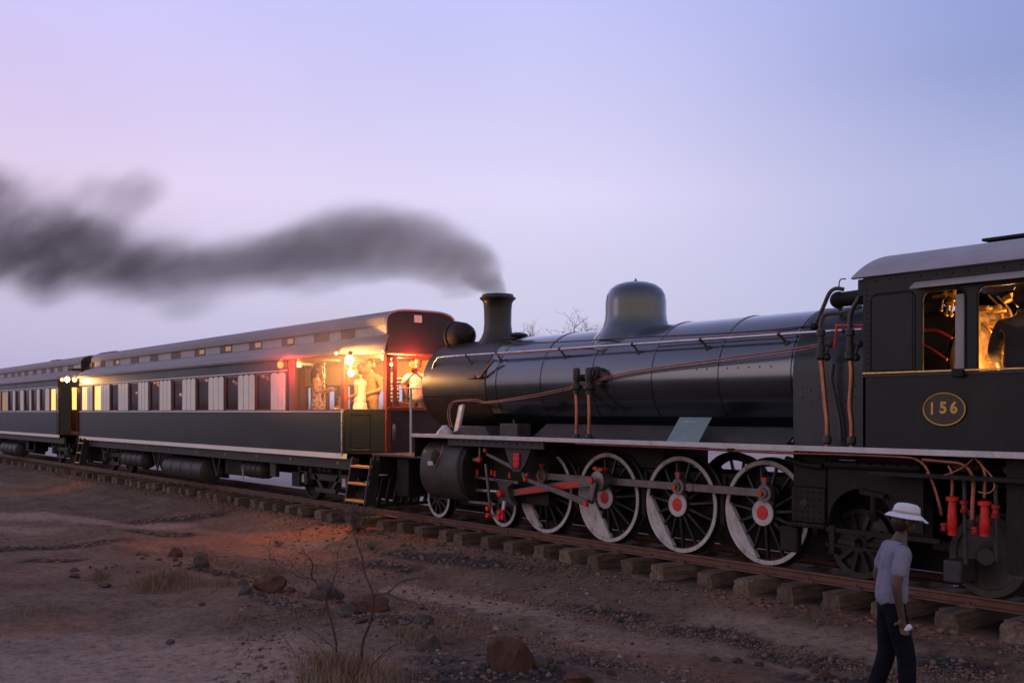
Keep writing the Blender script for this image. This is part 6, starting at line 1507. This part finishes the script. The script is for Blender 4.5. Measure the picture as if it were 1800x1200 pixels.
# ================================================================== SMOKE
BL = [(875,522,20,13,2.4),(872,514,21,14,2.4),(867,506,25,17,2.2),(861,498,29,21,2.1),(853,490,34,25,2.0),(844,482,40,29,1.9),(833,474,46,33,1.7),(820,468,54,38,1.5),(805,462,62,42,1.5),(785,456,72,47,1.5),(750,444,88,56,1.9),(702,434,98,64,1.8),(655,427,104,70,1.6),(608,426,104,74,1.4),(560,436,104,70,1.2),(512,450,110,60,1.0),(470,458,120,62,.9),(415,466,130,62,.85),(350,478,135,58,.75),(280,478,145,62,.68),(200,466,150,68,.6),(120,450,150,72,.55),(40,440,155,80,.5),(-60,435,160,90,.5),(175,410,120,52,.5),(110,400,100,48,.4),(235,345,95,48,.42),(170,335,80,42,.22),(-5,345,66,70,.5),(-70,340,90,80,.6),(560,492,110,38,.45),(640,478,100,30,.4),(330,530,140,42,.25),(700,470,90,28,.45),(90,500,150,50,.3),(250,470,190,85,.22),(60,420,200,120,.25),(820,500,60,20,.5)]
def smoke_pt(px, py):
    v = 10.9+(875-px)*.0062
    return P(px, py, v)
smm, sn, sbd = nmat('dark_smoke'); sn.nodes.remove(sbd); so_ = sn.nodes['Material Output']
pv = sn.nodes.new('ShaderNodeVolumePrincipled'); pv.inputs['Color'].default_value = (.18,.163,.17,1); sn.links.new(pv.outputs[0], so_.inputs['Volume'])
gp = sn.nodes.new('ShaderNodeNewGeometry')
AXW = (smoke_pt(0, 450)-smoke_pt(875, 450)); AXW.z = 0; AXW.normalize(); AXN = V3((-AXW.y, AXW.x, 0))
# rotate world position into plume axes, then domain-warp a little
def dotn(vec):
    d = sn.nodes.new('ShaderNodeVectorMath'); d.operation = 'DOT_PRODUCT'; d.inputs[1].default_value = vec; sn.links.new(gp.outputs['Position'], d.inputs[0]); return d.outputs['Value']
cmb = sn.nodes.new('ShaderNodeCombineXYZ'); sn.links.new(dotn(AXW), cmb.inputs[0]); sn.links.new(dotn(AXN), cmb.inputs[1]); sn.links.new(dotn(V3((0,0,1))), cmb.inputs[2])
wn_ = sn.nodes.new('ShaderNodeTexNoise'); wn_.inputs['Scale'].default_value = .8; wn_.inputs['Detail'].default_value = 2
wm = sn.nodes.new('ShaderNodeMapping'); wm.inputs['Scale'].default_value = (.35, 1, 1.1); sn.links.new(cmb.outputs[0], wm.inputs[0]); sn.links.new(wm.outputs[0], wn_.inputs['Vector'])
ws = sn.nodes.new('ShaderNodeVectorMath'); ws.operation = 'SUBTRACT'; ws.inputs[1].default_value = (.5,.5,.5); sn.links.new(wn_.outputs['Color'], ws.inputs[0])
ws2 = sn.nodes.new('ShaderNodeVectorMath'); ws2.operation = 'SCALE'; ws2.inputs['Scale'].default_value = .38; sn.links.new(ws.outputs[0], ws2.inputs[0])
wa = sn.nodes.new('ShaderNodeVectorMath'); wa.operation = 'ADD'; sn.links.new(cmb.outputs[0], wa.inputs[0]); sn.links.new(ws2.outputs[0], wa.inputs[1])
tot = None; sm_ = MB()
for (px, py, rx, rz, s) in BL:
    c_ = smoke_pt(px, py); x = px-900; r_ = (1410+x)/2326; Z = c_.y/r_; k = Z/1850
    ax_ = rx*k/ max(.35, abs(V3((SA, CA, 0)).dot(AXW))); az = rz*k; ay = az*1.1
    near = (px > 840)
    if near: ax_ = rx*k*1.0; ay = ax_*.9
    loc3 = V3((c_.dot(AXW), c_.dot(AXN), c_.z))
    sb2 = sn.nodes.new('ShaderNodeVectorMath'); sb2.operation = 'SUBTRACT'; sb2.inputs[1].default_value = loc3; sn.links.new(cmb.outputs[0] if near else wa.outputs[0], sb2.inputs[0])
    ml_ = sn.nodes.new('ShaderNodeVectorMath'); ml_.operation = 'MULTIPLY'; ml_.inputs[1].default_value = (1/ax_, 1/ay, 1/az); sn.links.new(sb2.outputs[0], ml_.inputs[0])
    ln = sn.nodes.new('ShaderNodeVectorMath'); ln.operation = 'LENGTH'; sn.links.new(ml_.outputs[0], ln.inputs[0])
    mr_ = sn.nodes.new('ShaderNodeMapRange'); mr_.interpolation_type = 'SMOOTHERSTEP'; mr_.inputs[1].default_value = 1.15; mr_.inputs[2].default_value = .0; mr_.inputs[3].default_value = 0; mr_.inputs[4].default_value = s*(.55/az)**.6*(5.5 if near else (1.9 if px > 780 else 1.15 if px > 480 else .72)); sn.links.new(ln.outputs['Value'], mr_.inputs[0])
    if tot is None: tot = mr_.outputs[0]
    else: ad = sn.nodes.new('ShaderNodeMath'); ad.operation = 'ADD'; sn.links.new(tot, ad.inputs[0]); sn.links.new(mr_.outputs[0], ad.inputs[1]); tot = ad.outputs[0]
    b0 = MB(); b0.ball((0,0,0), 1.18, n=20, m=12); g_ = .30 if not near else .02
    sm_.add([c_+AXW*v[0]*(ax_+g_)+AXN*v[1]*(ay+g_)+V3((0,0,v[2]*(az+g_))) for v in b0.V], b0.F)
n2_ = sn.nodes.new('ShaderNodeTexNoise'); n2_.inputs['Scale'].default_value = 1.1; n2_.inputs['Detail'].default_value = 3
m2_ = sn.nodes.new('ShaderNodeMapping'); m2_.inputs['Scale'].default_value = (.10, .8, 1.1); sn.links.new(cmb.outputs[0], m2_.inputs[0]); sn.links.new(m2_.outputs[0], n2_.inputs['Vector'])
r2_ = sn.nodes.new('ShaderNodeMapRange'); r2_.inputs[1].default_value = .32; r2_.inputs[2].default_value = .66; r2_.inputs[3].default_value = .5; r2_.inputs[4].default_value = 1.35; sn.links.new(n2_.outputs[0], r2_.inputs[0])
fm = sn.nodes.new('ShaderNodeMath'); fm.operation = 'MULTIPLY'; sn.links.new(tot, fm.inputs[0]); sn.links.new(r2_.outputs[0], fm.inputs[1])
fk = sn.nodes.new('ShaderNodeMath'); fk.operation = 'MULTIPLY'; fk.inputs[1].default_value = 1.2; sn.links.new(fm.outputs[0], fk.inputs[0]); sn.links.new(fk.outputs[0], pv.inputs['Density'])
smk = sm_.build('smoke_plume', smm, None, smooth=False)
rm = smk.modifiers.new('r', 'REMESH'); rm.mode = 'VOXEL'; rm.voxel_size = .12
tag(smk, 'dark grey smoke trailing left from the chimney over the carriages', 'smoke', None, 'stuff')
# cab fire light
plight('fire_light', (-5.42, 10.22, 2.1), 55, (1,.40,.08), .12, loco)
plight('cab_lamp_light', (-5.3, 10.3, 2.85), 14, (1,.5,.18), .05, loco)

# haze volume added round the veranda lamps to give them a halo
vm, vt, vb = nmat('veranda_glow_haze'); vt.nodes.remove(vb); vo_ = vt.nodes['Material Output']
vp = vt.nodes.new('ShaderNodeVolumePrincipled'); vp.inputs['Color'].default_value = (.85,.80,.80,1); vt.links.new(vp.outputs[0], vo_.inputs['Volume'])
vtc = vt.nodes.new('ShaderNodeTexCoord'); vl = vt.nodes.new('ShaderNodeVectorMath'); vl.operation = 'LENGTH'; vs2 = vt.nodes.new('ShaderNodeVectorMath'); vs2.operation = 'MULTIPLY'; vs2.inputs[1].default_value = (1/3.6, 1/1.9, 1/1.6)
vt.links.new(vtc.outputs['Object'], vs2.inputs[0]); vt.links.new(vs2.outputs[0], vl.inputs[0])
vr = vt.nodes.new('ShaderNodeMapRange'); vr.interpolation_type = 'SMOOTHSTEP'; vr.inputs[1].default_value = 1.0; vr.inputs[2].default_value = .1; vr.inputs[3].default_value = 0; vr.inputs[4].default_value = .085
vt.links.new(vl.outputs['Value'], vr.inputs[0]); vt.links.new(vr.outputs[0], vp.inputs['Density'])
vc = V3((-18.9, 9.75, 2.8)); hz = MB().ball(vc, 3.6, 1.9, 1.6, 28, 18).build('lamp_glow_haze', vm, None, org=vc, smooth=False)
tag(hz, 'haze added round the veranda lamps of the nearest carriage to make them glow', 'smoke', None, 'stuff')
